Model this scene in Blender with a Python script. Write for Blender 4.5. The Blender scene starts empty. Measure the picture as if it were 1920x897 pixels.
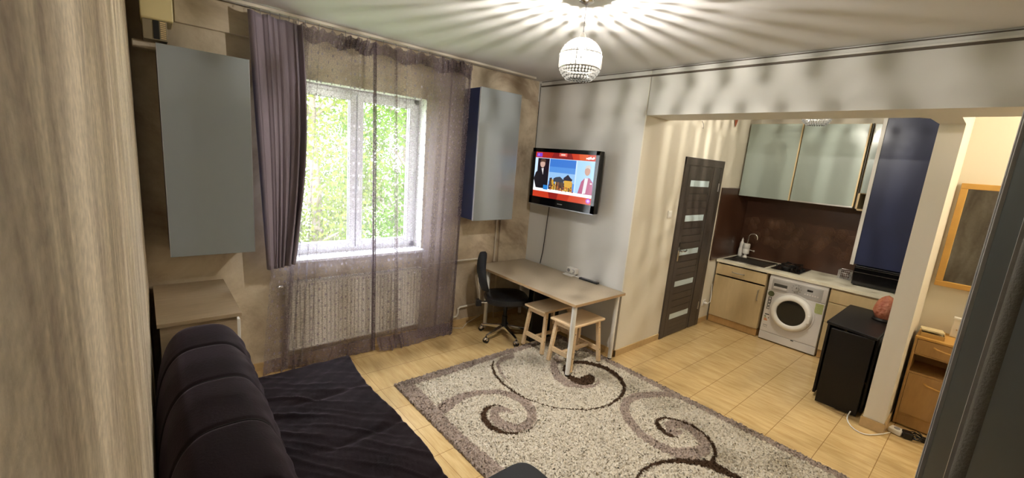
import bpy, math, random
import numpy as np
from mathutils import Vector, Matrix
R=math.radians; PI=math.pi
sc=bpy.context.scene; COL=sc.collection

# ---------------------------------------------------------------- camera, world, lamps, exposure
cam_data=bpy.data.cameras.new('camera'); cam=bpy.data.objects.new('camera',cam_data); COL.objects.link(cam)
cam_data.sensor_width=36; cam_data.sensor_fit='HORIZONTAL'; cam_data.lens=36*795.4643/1920
cam_data.clip_start=0.005; cam_data.clip_end=200
_r=Vector((0.7572,-0.648049,0.081735)); _d=Vector((-0.061066,-0.194819,-0.978936)); _f=Vector((0.650323,0.736259,-0.187091))
_m=Matrix((( _r.x,-_d.x,-_f.x,0.0),(_r.y,-_d.y,-_f.y,0.0),(_r.z,-_d.z,-_f.z,1.95),(0,0,0,1)))
cam.matrix_world=_m
sc.camera=cam
vs=sc.view_settings; vs.view_transform='Standard'; vs.look='None'; vs.gamma=1; vs.use_curve_mapping=False
vs.exposure=1.48
SKY=9.0; LAMP=62.0; KLAMP=34.0; HALL=15.0
world=bpy.data.worlds.new('overcast_sky'); sc.world=world; world.use_nodes=True
wn=world.node_tree; bg=wn.nodes['Background']
tc=wn.nodes.new('ShaderNodeTexCoord'); sp=wn.nodes.new('ShaderNodeSeparateXYZ'); cr=wn.nodes.new('ShaderNodeValToRGB')
wn.links.new(tc.outputs['Generated'],sp.inputs[0]); wn.links.new(sp.outputs['Z'],cr.inputs[0])
cr.color_ramp.elements[0].position=0.0; cr.color_ramp.elements[0].color=(.86,.89,.92,1)
cr.color_ramp.elements[1].position=.6; cr.color_ramp.elements[1].color=(.82,.88,.98,1)
wn.links.new(cr.outputs[0],bg.inputs[0]); bg.inputs[1].default_value=SKY
def lamp_light(name,loc,power,col,radius,parent=None):
    l=bpy.data.lights.new(name,'POINT'); l.energy=power; l.color=col; l.shadow_soft_size=radius
    o=bpy.data.objects.new(name,l); COL.objects.link(o); o.location=loc
    if parent: o.parent=parent
    return o
lamp_light('hall_light',(4.72,-.80,2.60),HALL,(1,.87,.66),.09)

# ---------------------------------------------------------------- helpers
def s2l(v):
    v/=255.0
    return v/12.92 if v<=.04045 else ((v+.055)/1.055)**2.4
def C(r,g,b): return (s2l(r),s2l(g),s2l(b),1)
def newmat(name):
    m=bpy.data.materials.new(name); m.use_nodes=True
    return m,m.node_tree,m.node_tree.nodes['Principled BSDF']
def mat(name,col,rough=.5,metal=0,spec=.5,var=0,scale=8,bump=0,bscale=60,stretch=None,emit=0,sheen=0,trans=0,coat=0,col2=None,detail=4):
    m,nt,b=newmat(name); b.inputs['Base Color'].default_value=col; b.inputs['Roughness'].default_value=rough
    b.inputs['Metallic'].default_value=metal; b.inputs['Specular IOR Level'].default_value=spec
    if sheen: b.inputs['Sheen Weight'].default_value=sheen
    if trans: b.inputs['Transmission Weight'].default_value=trans
    if coat: b.inputs['Coat Weight'].default_value=coat
    if emit: b.inputs['Emission Color'].default_value=col; b.inputs['Emission Strength'].default_value=emit
    co=None
    if var or bump or col2:
        tc=nt.nodes.new('ShaderNodeTexCoord'); co=tc.outputs['Object']
        if stretch:
            mp=nt.nodes.new('ShaderNodeMapping'); mp.inputs['Scale'].default_value=stretch
            nt.links.new(co,mp.inputs[0]); co=mp.outputs[0]
    if var or col2:
        n=nt.nodes.new('ShaderNodeTexNoise'); n.inputs['Scale'].default_value=scale; n.inputs['Detail'].default_value=detail; n.inputs['Roughness'].default_value=.62
        nt.links.new(co,n.inputs['Vector'])
        r=nt.nodes.new('ShaderNodeValToRGB'); r.color_ramp.elements[0].position=.32; r.color_ramp.elements[1].position=.68
        if col2: a,c=col,col2
        else: a=tuple(min(1,x*(1+var)) for x in col[:3])+(1,); c=tuple(x*(1-var) for x in col[:3])+(1,)
        r.color_ramp.elements[0].color=a; r.color_ramp.elements[1].color=c
        nt.links.new(n.outputs['Fac'],r.inputs[0]); nt.links.new(r.outputs[0],b.inputs['Base Color'])
    if bump:
        n2=nt.nodes.new('ShaderNodeTexNoise'); n2.inputs['Scale'].default_value=bscale; n2.inputs['Detail'].default_value=3
        nt.links.new(co,n2.inputs['Vector'])
        bp=nt.nodes.new('ShaderNodeBump'); bp.inputs['Strength'].default_value=bump; bp.inputs['Distance'].default_value=.01
        nt.links.new(n2.outputs['Fac'],bp.inputs['Height']); nt.links.new(bp.outputs[0],b.inputs['Normal'])
    return m
class MB:
    def __init__(s): s.v=[]; s.f=[]; s.mi=[]
    def add(s,v,f,mi=0):
        k=len(s.v); s.v+= [tuple(p) for p in v]; s.f+=[tuple(i+k for i in q) for q in f]; s.mi+=[mi]*len(f); return s
    def box(s,x0,x1,y0,y1,z0,z1,mi=0,rot=None):
        x0,x1=sorted((x0,x1));y0,y1=sorted((y0,y1));z0,z1=sorted((z0,z1))
        v=[(x,y,z) for z in (z0,z1) for y in (y0,y1) for x in (x0,x1)]
        if rot: 
            c=Vector(((x0+x1)/2,(y0+y1)/2,(z0+z1)/2)); v=[tuple(rot@(Vector(p)-c)+c) for p in v]
        return s.add(v,[(0,2,3,1),(4,5,7,6),(0,1,5,4),(2,6,7,3),(0,4,6,2),(1,3,7,5)],mi)
    def bar(s,a,b,w,t,mi=0,up=(0,0,1),w2=None,t2=None):
        a=Vector(a);b=Vector(b);d=(b-a).normalized();u=Vector(up)
        if abs(d.dot(u))>.98:u=Vector((1,0,0))
        x=d.cross(u).normalized();y=x.cross(d).normalized()
        v=[]
        for p,ww,tt in ((a,w,t),(b,w2 or w,t2 or t)):
            for sx,sy in ((-1,-1),(1,-1),(1,1),(-1,1)): v.append(p+x*sx*ww/2+y*sy*tt/2)
        return s.add(v,[(0,1,2,3)[::-1],(4,5,6,7),(0,1,5,4),(1,2,6,5),(2,3,7,6),(3,0,4,7)],mi)
    def tube(s,pts,r,n=10,mi=0,cap=True,closed=False):
        P=[Vector(p) for p in pts];N=len(P);rs=r if isinstance(r,(list,tuple)) else [r]*N
        v=[];up=Vector((0,0,1));px=None
        for i,p in enumerate(P):
            if closed: d=(P[(i+1)%N]-P[i-1])
            else: d=P[min(N-1,i+1)]-P[max(0,i-1)]
            d.normalize()
            if px is None:
                u=up if abs(d.dot(up))<.95 else Vector((1,0,0)); px=d.cross(u).normalized()
            else:
                px=(px-d*px.dot(d)).normalized()
            py=d.cross(px)
            for k in range(n):
                a=2*PI*k/n; v.append(p+(px*math.cos(a)+py*math.sin(a))*rs[i])
        f=[]
        for i in range(N if closed else N-1):
            j=(i+1)%N
            for k in range(n): k2=(k+1)%n; f.append((i*n+k,i*n+k2,j*n+k2,j*n+k))
        if cap and not closed: f.append(tuple(range(n))[::-1]); f.append(tuple((N-1)*n+k for k in range(n)))
        return s.add(v,f,mi)
    def lathe(s,prof,n=24,c=(0,0,0),mi=0,axis='z'):
        v=[];f=[];N=len(prof)
        for i,(r,z) in enumerate(prof):
            for k in range(n):
                a=2*PI*k/n; p=(r*math.cos(a),r*math.sin(a),z)
                if axis=='x': p=(p[2],p[0],p[1])
                elif axis=='y': p=(p[1],p[2],p[0])
                v.append((p[0]+c[0],p[1]+c[1],p[2]+c[2]))
        for i in range(N-1):
            for k in range(n): k2=(k+1)%n; f.append((i*n+k,i*n+k2,(i+1)*n+k2,(i+1)*n+k))
        if prof[0][0]>1e-6: f.append(tuple(range(n))[::-1])
        if prof[-1][0]>1e-6: f.append(tuple((N-1)*n+k for k in range(n)))
        return s.add(v,f,mi)
    def prism(s,poly,z0,z1,mi=0,axis='z'):
        n=len(poly)
        def q(a,b,z): return {'z':(a,b,z),'x':(z,a,b),'y':(a,z,b)}[axis]
        v=[q(a,b,z0) for a,b in poly]+[q(a,b,z1) for a,b in poly]
        f=[tuple(range(n))[::-1],tuple(range(n,2*n))]+[(i,(i+1)%n,(i+1)%n+n,i+n) for i in range(n)]
        return s.add(v,f,mi)
    def grid(s,P,mi=0,closed_u=False):
        nu=len(P);nv=len(P[0]);v=[p for row in P for p in row];f=[]
        for i in range(nu if closed_u else nu-1):
            i2=(i+1)%nu
            for j in range(nv-1): f.append((i*nv+j,i2*nv+j,i2*nv+j+1,i*nv+j+1))
        return s.add(v,f,mi)
    def sphere(s,c,r,n=12,m=8,mi=0,sz=1):
        return s.lathe([(r*math.sin(PI*i/m)+1e-7*(i in(0,m)),-r*math.cos(PI*i/m)*sz) for i in range(m+1)],n,c,mi)
def thing(name,label,cat,loc=(0,0,0),rz=0,group=None):
    o=bpy.data.objects.new(name,None); COL.objects.link(o); o.empty_display_size=.05
    o.location=loc; o.rotation_euler=(0,0,rz); o['label']=label; o['category']=cat
    if group:o['group']=group
    return o
def part(name,mb,mats,parent=None,bevel=0,smooth=False,world=False,seg=2,sub=0,label=None,solid=0,autos=True):
    me=bpy.data.meshes.new(name); v=mb.v
    if world and parent is not None:
        T=Matrix.Identity(4); p=parent; ch=[]
        while p: ch.append(p); p=p.parent
        for q in reversed(ch): T=T@Matrix.LocRotScale(q.location,q.rotation_euler,None)
        T=T.inverted(); v=[tuple(T@Vector(p)) for p in v]
    me.from_pydata(v,[],mb.f)
    if not isinstance(mats,(list,tuple)): mats=[mats]
    for m in mats: me.materials.append(m)
    if len(mats)>1: me.polygons.foreach_set('material_index',mb.mi)
    if smooth: me.polygons.foreach_set('use_smooth',[True]*len(me.polygons))
    me.update()
    import bmesh
    bm=bmesh.new(); bm.from_mesh(me); bmesh.ops.recalc_face_normals(bm,faces=bm.faces); bm.to_mesh(me); bm.free()
    if smooth and autos: me.set_sharp_from_angle(angle=R(40))
    o=bpy.data.objects.new(name,me); COL.objects.link(o)
    if parent: o.parent=parent
    if label: o['label']=label
    if solid:
        q=o.modifiers.new('s','SOLIDIFY'); q.thickness=solid; q.offset=0
    if bevel:
        q=o.modifiers.new('b','BEVEL'); q.width=bevel; q.segments=seg; q.limit_method='ANGLE'; q.angle_limit=R(40)
    if sub:
        q=o.modifiers.new('u','SUBSURF'); q.levels=sub; q.render_levels=sub
    return o
def struct(name,mb,mats,**k):
    o=part(name,mb,mats,**k); o['kind']='structure'; return o
def tag(o,label,cat,group=None,kind=None):
    o['label']=label;o['category']=cat
    if group:o['group']=group
    if kind:o['kind']=kind
    return o
def copy_tree(o,parent=None):
    c=o.copy(); COL.objects.link(c); c.parent=parent
    for ch in list(o.children): copy_tree(ch,c)
    return c

# ---------------------------------------------------------------- materials
def stucco(name,ca,cb,cc,scale=1.6,bump=.25,stretch=(1,1,1),grain=0):
    m,nt,b=newmat(name); b.inputs['Roughness'].default_value=.75; b.inputs['Specular IOR Level'].default_value=.25
    tc=nt.nodes.new('ShaderNodeTexCoord'); mp=nt.nodes.new('ShaderNodeMapping'); mp.inputs['Scale'].default_value=stretch
    nt.links.new(tc.outputs['Object'],mp.inputs[0])
    n=nt.nodes.new('ShaderNodeTexNoise'); n.inputs['Scale'].default_value=scale; n.inputs['Detail'].default_value=8; n.inputs['Roughness'].default_value=.65; n.inputs['Distortion'].default_value=.8
    nt.links.new(mp.outputs[0],n.inputs['Vector'])
    r=nt.nodes.new('ShaderNodeValToRGB'); e=r.color_ramp.elements; e[0].position=.36; e[0].color=cb; e[1].position=.62; e[1].color=ca
    k=e.new(.50); k.color=cc
    nt.links.new(n.outputs['Fac'],r.inputs[0]); nt.links.new(r.outputs[0],b.inputs['Base Color'])
    if grain:
        mp3=nt.nodes.new('ShaderNodeMapping'); mp3.inputs['Scale'].default_value=(1,.55,.8); nt.links.new(tc.outputs['Object'],mp3.inputs[0])
        n3=nt.nodes.new('ShaderNodeTexNoise'); n3.inputs['Scale'].default_value=110; n3.inputs['Detail'].default_value=3; nt.links.new(mp3.outputs[0],n3.inputs['Vector'])
        r3=nt.nodes.new('ShaderNodeMapRange'); r3.inputs['From Min'].default_value=.3; r3.inputs['From Max'].default_value=.7; r3.inputs['To Min'].default_value=1-grain; r3.inputs['To Max'].default_value=1+grain
        nt.links.new(n3.outputs['Fac'],r3.inputs['Value']); mx=nt.nodes.new('ShaderNodeVectorMath'); mx.operation='SCALE'; nt.links.new(r.outputs[0],mx.inputs[0]); nt.links.new(r3.outputs[0],mx.inputs['Scale']); nt.links.new(mx.outputs[0],b.inputs['Base Color'])
    n2=nt.nodes.new('ShaderNodeTexNoise'); n2.inputs['Scale'].default_value=28; n2.inputs['Detail'].default_value=6
    nt.links.new(tc.outputs['Object'],n2.inputs['Vector'])
    bp=nt.nodes.new('ShaderNodeBump'); bp.inputs['Strength'].default_value=bump; bp.inputs['Distance'].default_value=.01
    nt.links.new(n2.outputs['Fac'],bp.inputs['Height']); nt.links.new(bp.outputs[0],b.inputs['Normal'])
    return m
M={}
M['stucco']=stucco('beige_stucco',C(216,203,180),C(164,146,124),C(200,185,160))
M['stucco_near']=stucco('beige_brushed_stucco',C(224,208,182),C(170,152,130),C(200,184,158),scale=5,bump=.3,stretch=(1,1.5,.33),grain=.16)
M['white']=mat('off_white_paint',C(214,212,206),.7,spec=.3,bump=.05,bscale=90)
M['cream']=mat('cream_paint',C(226,219,202),.7,spec=.3,bump=.06,bscale=90)
M['ceil']=mat('grey_white_ceiling_paint',C(206,204,203),.8,spec=.2,bump=.03,bscale=120)
M['base']=mat('beige_tile_skirting',C(196,166,118),.4,var=.08,scale=20)
M['frost']=mat('grey_green_gloss_panel',C(150,157,160),.16,spec=.5,coat=.3)
M['alu']=mat('brushed_aluminium',C(190,188,184),.35,metal=.9)
M['blue']=mat('navy_blue_laminate',C(34,42,74),.35)
M['whiteplastic']=mat('white_plastic',C(235,232,224),.35)
M['pvc']=mat('white_window_plastic',C(236,236,240),.3)
M['radiator']=mat('white_radiator_enamel',C(226,222,214),.4)
M['pipe']=mat('white_painted_pipe',C(208,200,184),.5)
M['chrome']=mat('chrome',C(225,225,225),.12,metal=1)
M['steel']=mat('stainless_steel',C(170,166,158),.3,metal=1,bump=.02)
M['black']=mat('black_plastic',C(18,18,20),.35)
M['blackmatte']=mat('black_fabric',C(20,20,22),.85,bump=.15,bscale=300)
M['blackgloss']=mat('black_gloss',C(10,10,12),.12)
M['wood']=mat('pale_pine_wood',C(222,192,150),.5,var=.1,scale=6,stretch=(1,12,12),detail=6)
M['woodtop']=mat('ash_wood_laminate',C(176,156,128),.5,var=.09,scale=7,stretch=(1,9,9),detail=6)
M['desk']=mat('grey_beige_desk_laminate',C(172,158,136),.45,var=.04,scale=60)
M['deskedge']=mat('beige_desk_edge',C(176,146,108),.5)
M['maple']=mat('maple_kitchen_laminate',C(194,172,130),.45,var=.05,scale=5,stretch=(5,5,1))
M['maple_dark']=mat('honey_maple_laminate',C(182,144,90),.45,var=.08,scale=6,stretch=(5,5,1))
M['mapleedge']=mat('pale_maple_edge',C(212,188,140),.5)
M['counter']=mat('speckled_cream_worktop',C(226,220,198),.4,var=.06,scale=160)
M['doorwood']=mat('dark_grey_oak_veneer',C(74,66,60),.45,var=.14,scale=9,stretch=(3,3,18),detail=6)
M['doorglass']=mat('frosted_door_glass',C(205,222,226),.35,spec=.6)
M['splash']=mat('brown_splashback_tile',C(74,48,34),.28,var=.1,scale=5)
M['velvet']=mat('dark_aubergine_velvet',C(25,17,19),.85,sheen=.0,spec=.08,bump=.1,bscale=90)
_b=M['velvet'].node_tree.nodes['Principled BSDF']; _b.inputs['Sheen Weight'].default_value=.30; _b.inputs['Sheen Roughness'].default_value=.35; _b.inputs['Sheen Tint'].default_value=(.62,.48,.58,1)
M['purple']=mat('mauve_blackout_cloth',C(132,120,132),.75,bump=.08,bscale=120); 
_b=M['purple'].node_tree.nodes['Principled BSDF']; _b.inputs['Sheen Weight'].default_value=.3
M['gate']=mat('dark_wenge_laminate',C(22,18,15),.4,spec=.3,var=.15,scale=8,stretch=(8,8,1))
M['salt']=mat('orange_pink_salt_crystal',C(146,74,46),.5,col2=C(172,110,80),scale=26,bump=.8,bscale=30)
M['darkglass']=mat('dark_green_grey_glass',C(30,37,35),.6,spec=.25,var=.05)
M['darkprof']=mat('brown_grey_profile',C(58,52,46),.6,bump=.1)
M['greyprof']=mat('fuzzy_grey_profile',C(96,92,84),.7,bump=.2,bscale=300)
M['silver']=mat('silver_profile',C(188,190,196),.35,metal=.6)
M['mirror']=mat('mirror_glass',C(200,198,190),.03,metal=1)
M['honey']=mat('honey_wood_frame',C(206,160,84),.45,var=.06,scale=8)
M['acbody']=mat('cream_plastic_casing',C(214,200,150),.45)
M['acdark']=mat('olive_grey_plastic',C(134,122,96),.55)
M['brownwood']=mat('red_brown_carved_wood',C(132,66,36),.5)
M['darkline']=mat('dark_brown_groove',C(92,82,72),.7)
M['grille']=mat('grey_metal_grille',C(150,148,150),.5)
M['hobglass']=mat('black_hob_glass',C(12,12,13),.1)
M['iron']=mat('black_cast_iron',C(16,16,17),.5)
M['paper']=mat('cream_paper',C(226,212,172),.7,var=.06,scale=40)
M['book']=mat('ochre_card_cover',C(206,170,104),.6)
M['washer']=mat('white_washer_enamel',C(214,210,206),.35)
M['washpanel']=mat('light_grey_washer_panel',C(176,174,172),.4)
M['greenstk']=mat('olive_green_sticker',C(96,104,72),.5)
M['darkstk']=mat('dark_print',C(60,60,56),.5)
M['orange']=mat('orange_print',C(206,120,40),.5)
M['lime']=mat('lime_green_sticker',C(172,180,120),.5,var=.15,scale=60)
M['bark']=mat('grey_brown_bark',C(120,108,92),.9,bump=.5,bscale=20)
def leafmat(name,c):
    m=bpy.data.materials.new(name); m.use_nodes=True; nt=m.node_tree; nt.nodes.clear()
    o=nt.nodes.new('ShaderNodeOutputMaterial'); d=nt.nodes.new('ShaderNodeBsdfDiffuse'); t=nt.nodes.new('ShaderNodeBsdfTranslucent'); x=nt.nodes.new('ShaderNodeMixShader')
    d.inputs[0].default_value=c; t.inputs[0].default_value=c; x.inputs[0].default_value=.5
    nt.links.new(d.outputs[0],x.inputs[1]); nt.links.new(t.outputs[0],x.inputs[2]); nt.links.new(x.outputs[0],o.inputs[0]); return m
M['leaf']=leafmat('spring_leaf_green',C(84,112,40)); M['leaf2']=leafmat('olive_leaf_green',C(74,92,48)); M['leaf3']=leafmat('yellow_leaf_green',C(104,116,52))
# floor tiles: 0.31 m rows, grout, mottled wood-look print
def floormat():
    m,nt,b=newmat('wood_look_floor_tile'); L=nt.links.new; N=nt.nodes.new
    b.inputs['Roughness'].default_value=.22; b.inputs['Specular IOR Level'].default_value=.5
    tc=N('ShaderNodeTexCoord'); sp=N('ShaderNodeSeparateXYZ'); L(tc.outputs['Object'],sp.inputs[0])
    def mth(op,a,b_=None,v=None):
        q=N('ShaderNodeMath'); q.operation=op
        if isinstance(a,(int,float)): q.inputs[0].default_value=a
        else: L(a,q.inputs[0])
        if b_ is not None:
            if isinstance(b_,(int,float)): q.inputs[1].default_value=b_
            else: L(b_,q.inputs[1])
        return q.outputs[0]
    def groove(c,off,per,w):
        t=mth('DIVIDE',mth('SUBTRACT',c,off),per); fr=mth('FRACT',t); d=mth('MINIMUM',fr,mth('SUBTRACT',1.0,fr))
        return mth('LESS_THAN',d,w/per/2),mth('FLOOR',t)
    gy,iy=groove(sp.outputs['Y'],-.05-.02,.3085,.0045); gx,ix=groove(sp.outputs['X'],1.37-1.24,.62,.003)
    g=mth('MAXIMUM',gy,gx)
    mp=N('ShaderNodeMapping'); mp.inputs['Scale'].default_value=(14,2.2,1); L(tc.outputs['Object'],mp.inputs[0])
    n=N('ShaderNodeTexNoise'); n.inputs['Scale'].default_value=1.6; n.inputs['Detail'].default_value=5; L(mp.outputs[0],n.inputs['Vector'])
    mp2=N('ShaderNodeMapping'); mp2.inputs['Scale'].default_value=(60,5,1); L(tc.outputs['Object'],mp2.inputs[0])
    n2=N('ShaderNodeTexNoise'); n2.inputs['Scale'].default_value=1.5; n2.inputs['Detail'].default_value=3; L(mp2.outputs[0],n2.inputs['Vector'])
    f=mth('ADD',mth('MULTIPLY',n.outputs['Fac'],.65),mth('MULTIPLY',n2.outputs['Fac'],.35))
    r=N('ShaderNodeValToRGB'); e=r.color_ramp.elements; e[0].position=.36; e[0].color=C(192,160,106); e[1].position=.64; e[1].color=C(216,187,134); L(f,r.inputs[0])
    mx=N('ShaderNodeMix'); mx.data_type='RGBA'; L(g,mx.inputs[0]); L(r.outputs[0],mx.inputs[6]); mx.inputs[7].default_value=C(150,118,72); L(mx.outputs[2],b.inputs['Base Color'])
    bp=N('ShaderNodeBump'); bp.inputs['Strength'].default_value=.4; bp.inputs['Distance'].default_value=.003; bp.invert=True; L(g,bp.inputs['Height']); L(bp.outputs[0],b.inputs['Normal'])
    return m
M['floor']=floormat()
# lace net: sprigs on a fine mesh
def lace(name,col,base,dots=True):
    m=bpy.data.materials.new(name); m.use_nodes=True; nt=m.node_tree; nt.nodes.clear(); N=nt.nodes.new; L=nt.links.new
    out=N('ShaderNodeOutputMaterial'); tr=N('ShaderNodeBsdfTransparent'); d=N('ShaderNodeBsdfDiffuse'); t=N('ShaderNodeBsdfTranslucent'); x=N('ShaderNodeMixShader'); y=N('ShaderNodeMixShader')
    d.inputs[0].default_value=col; t.inputs[0].default_value=col; x.inputs[0].default_value=.4
    L(d.outputs[0],x.inputs[1]); L(t.outputs[0],x.inputs[2]); L(tr.outputs[0],y.inputs[1]); L(x.outputs[0],y.inputs[2]); L(y.outputs[0],out.inputs[0])
    tc=N('ShaderNodeTexCoord'); uv=tc.outputs['UV']
    def mth(op,a,b_=None):
        q=N('ShaderNodeMath'); q.operation=op
        for i,k in enumerate((a,b_)):
            if k is None: continue
            if isinstance(k,(int,float)): q.inputs[i].default_value=k
            else: L(k,q.inputs[i])
        return q.outputs[0]
    v=N('ShaderNodeTexVoronoi'); v.feature='DISTANCE_TO_EDGE'; v.inputs['Scale'].default_value=62; L(uv,v.inputs['Vector'])
    net=mth('LESS_THAN',v.outputs['Distance'],.10)
    fac=mth('ADD',mth('MULTIPLY',net,.26),base)
    if dots:
        sp=N('ShaderNodeSeparateXYZ'); L(uv,sp.inputs[0])
        row=mth('FLOOR',mth('DIVIDE',sp.outputs['Y'],.052)); odd=mth('MODULO',row,2.0)
        fx=mth('SUBTRACT',mth('FRACT',mth('ADD',mth('DIVIDE',sp.outputs['X'],.07),mth('MULTIPLY',odd,.5))),.5)
        fy=mth('SUBTRACT',mth('FRACT',mth('DIVIDE',sp.outputs['Y'],.052)),.5)
        dx=mth('MULTIPLY',fx,.07/.006); dy=mth('MULTIPLY',fy,.052/.012)
        r2=mth('ADD',mth('MULTIPLY',dx,dx),mth('MULTIPLY',dy,dy))
        dot=mth('LESS_THAN',r2,1.0)
        fac=mth('MAXIMUM',fac,mth('MULTIPLY',dot,.80))
    L(fac,y.inputs[0]); return m
M['sheer']=lace('mauve_lace_net',C(168,158,166),.13); M['hem']=lace('mauve_lace_hem',C(136,122,128),.55,False); M['band']=lace('mauve_lace_plain_border',C(160,146,148),.34,False)
def crystal(name,col,a,tint):
    m=bpy.data.materials.new(name); m.use_nodes=True; nt=m.node_tree; nt.nodes.clear(); N=nt.nodes.new; L=nt.links.new
    out=N('ShaderNodeOutputMaterial'); tr=N('ShaderNodeBsdfTransparent'); t=N('ShaderNodeBsdfTranslucent'); g=N('ShaderNodeBsdfGlossy'); x=N('ShaderNodeMixShader'); y=N('ShaderNodeMixShader')
    tr.inputs[0].default_value=(tint,tint,tint,1); t.inputs[0].default_value=col; g.inputs['Color'].default_value=col; g.inputs['Roughness'].default_value=.08
    x.inputs[0].default_value=.35; L(t.outputs[0],x.inputs[1]); L(g.outputs[0],x.inputs[2]); y.inputs[0].default_value=a; L(tr.outputs[0],y.inputs[1]); L(x.outputs[0],y.inputs[2]); L(y.outputs[0],out.inputs[0]); return m
M['crystal']=crystal('clear_crystal',(.06,.058,.053,1),.42,.72); M['bead']=crystal('crystal_bead',(.055,.054,.05,1),.58,.58)
def bulbmat():
    m=bpy.data.materials.new('lit_bulb_glass'); m.use_nodes=True; nt=m.node_tree; nt.nodes.clear(); N=nt.nodes.new; L=nt.links.new
    out=N('ShaderNodeOutputMaterial'); tr=N('ShaderNodeBsdfTransparent'); e=N('ShaderNodeEmission'); a=N('ShaderNodeAddShader')
    e.inputs[0].default_value=(1,.93,.8,1); e.inputs[1].default_value=6; L(tr.outputs[0],a.inputs[0]); L(e.outputs[0],a.inputs[1]); L(a.outputs[0],out.inputs[0]); return m
M['bulb']=bulbmat()
def glassmat():
    m=bpy.data.materials.new('window_glass'); m.use_nodes=True; nt=m.node_tree; nt.nodes.clear(); N=nt.nodes.new; L=nt.links.new
    out=N('ShaderNodeOutputMaterial'); tr=N('ShaderNodeBsdfTransparent'); g=N('ShaderNodeBsdfGlossy'); y=N('ShaderNodeMixShader')
    tr.inputs[0].default_value=(.97,.98,.98,1); g.inputs['Roughness'].default_value=.02; y.inputs[0].default_value=.05
    L(tr.outputs[0],y.inputs[1]); L(g.outputs[0],y.inputs[2]); L(y.outputs[0],out.inputs[0]); return m
M['glass']=glassmat()
# ---------------------------------------------------------------- room shell
ZC=2.86; YW=3.84; XT=3.62; YB=-1.6
struct('floor',MB().box(-.25,6.6,YB-.1,4.2,-.12,0),M['floor'])
struct('ceiling',MB().box(-.25,6.6,YB-.1,4.2,ZC,ZC+.12),M['ceil'])
# left wall, half a degree off square as in the flat
struct('wall_left',MB().prism([(-.060,YB),(-.050,0),(-.014,YW+.05),(-.25,YW+.05),(-.25,YB)],0,ZC),M['stucco_near'])
w=MB(); w.box(-.2,.87,YW,YW+.32,0,ZC).box(2.145,6.6,YW,YW+.32,0,ZC).box(.87,2.145,YW,YW+.32,0,.93).box(.87,2.145,YW,YW+.32,2.44,ZC)
struct('wall_back',w,M['stucco'])
r=MB(); r.box(.862,.874,YW+.001,YW+.3,.93,2.44).box(2.141,2.153,YW+.001,YW+.3,.93,2.44).box(.87,2.145,YW+.001,YW+.3,2.436,2.448)
struct('trim_1',r,M['white'])
struct('trim_2',MB().box(.225,.70,YW-.035,YW+.01,2.655,ZC-.001),M['stucco'],bevel=.004)
struct('trim_3',MB().box(3.17,XT+.01,YW-.03,YW+.01,0,2.63),M['stucco'],bevel=.003)
struct('trim_4',MB().box(.0,.125,YW-.12,YW+.01,2.44,2.49),M['stucco'],bevel=.006)
w=MB().box(XT,XT+.13,2.352,YW+.2,0,ZC); struct('wall_right',w,M['white'])
struct('wall_side',MB().box(XT,6.5,2.34,2.352,0,ZC),M['cream'])
struct('wall_far',MB().box(6.38,6.5,.3,2.4,0,ZC),M['cream'])
struct('wall_hall',MB().box(5.1,5.22,YB,.30,0,ZC),M['cream'])
struct('wall_stub',MB().box(4.42,6.5,.285,.42,0,ZC),M['cream'])
struct('wall_front',MB().box(-.2,6.6,YB-.12,YB,0,ZC),M['cream'])
w=MB().box(XT,4.04,YB,2.345,2.447,ZC-.001)
w.prism([(4.03,.285),(4.42,.285),(4.42,.42),(4.10,.44),(4.03,.50)],2.447,ZC-.001)
struct('trim_5',w,M['white'])
def skirt(name,x0,x1,y0,y1,h=.07): struct(name,MB().box(x0,x1,y0,y1,0,h),M['base'],bevel=.002)
skirt('baseboard_back',.0,3.17,YW-.012,YW+.005); skirt('baseboard_chase',3.17,XT,YW-.042,YW-.025)
skirt('baseboard_right',XT-.012,XT+.005,2.328,YW-.03); skirt('baseboard_side',XT-.012,4.47,2.328,2.345); skirt('baseboard_kitchen',5.43,5.70,2.328,2.345)
b=MB().box(4.408,4.43,.273,.432,0,.085).box(4.41,5.10,.273,.29,0,.085).box(4.41,6.38,.415,.432,0,.085); struct('baseboard_stub',b,M['base'],bevel=.002)
skirt('baseboard_hall',5.088,5.105,YB,.285)
# cornice rail on the lintel side and a slim conduit
c=MB().box(XT-.016,XT+.005,YB,YW-.05,2.792,2.806); struct('trim_6',c,M['darkline'],bevel=.003)
struct('trim_9',MB().box(XT-.020,XT+.005,YB,YW-.05,2.806,2.822),M['white'],bevel=.004)
struct('trim_10',MB().box(XT-.010,XT+.005,YB,YW-.05,2.846,2.852),M['darkline'])
# splashback
s=MB().box(6.365,6.385,.42,2.34,.86,1.70).box(5.50,6.38,2.325,2.345,.86,1.80)
struct('trim_7',s,M['splash'])
def rings():
    mb=MB(); rnd=random.Random(5)
    for i in range(46):
        y=rnd.uniform(.95,2.28); z=1.22+rnd.uniform(-.13,.17)
        for k in range(5):
            r0=.012+.011*k; pts=[(6.3635,y+r0*math.cos(a)*(1+.08*math.sin(5*a+k)),z+r0*math.sin(a)*(1+.08*math.sin(5*a+k))) for a in [2*PI*j/20 for j in range(20)]]
            mb.tube(pts,.0013,3,cap=False,closed=True)
    return mb
struct('trim_8',rings(),mat('copper_brown_tile_print',C(120,86,60),.4))

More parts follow.
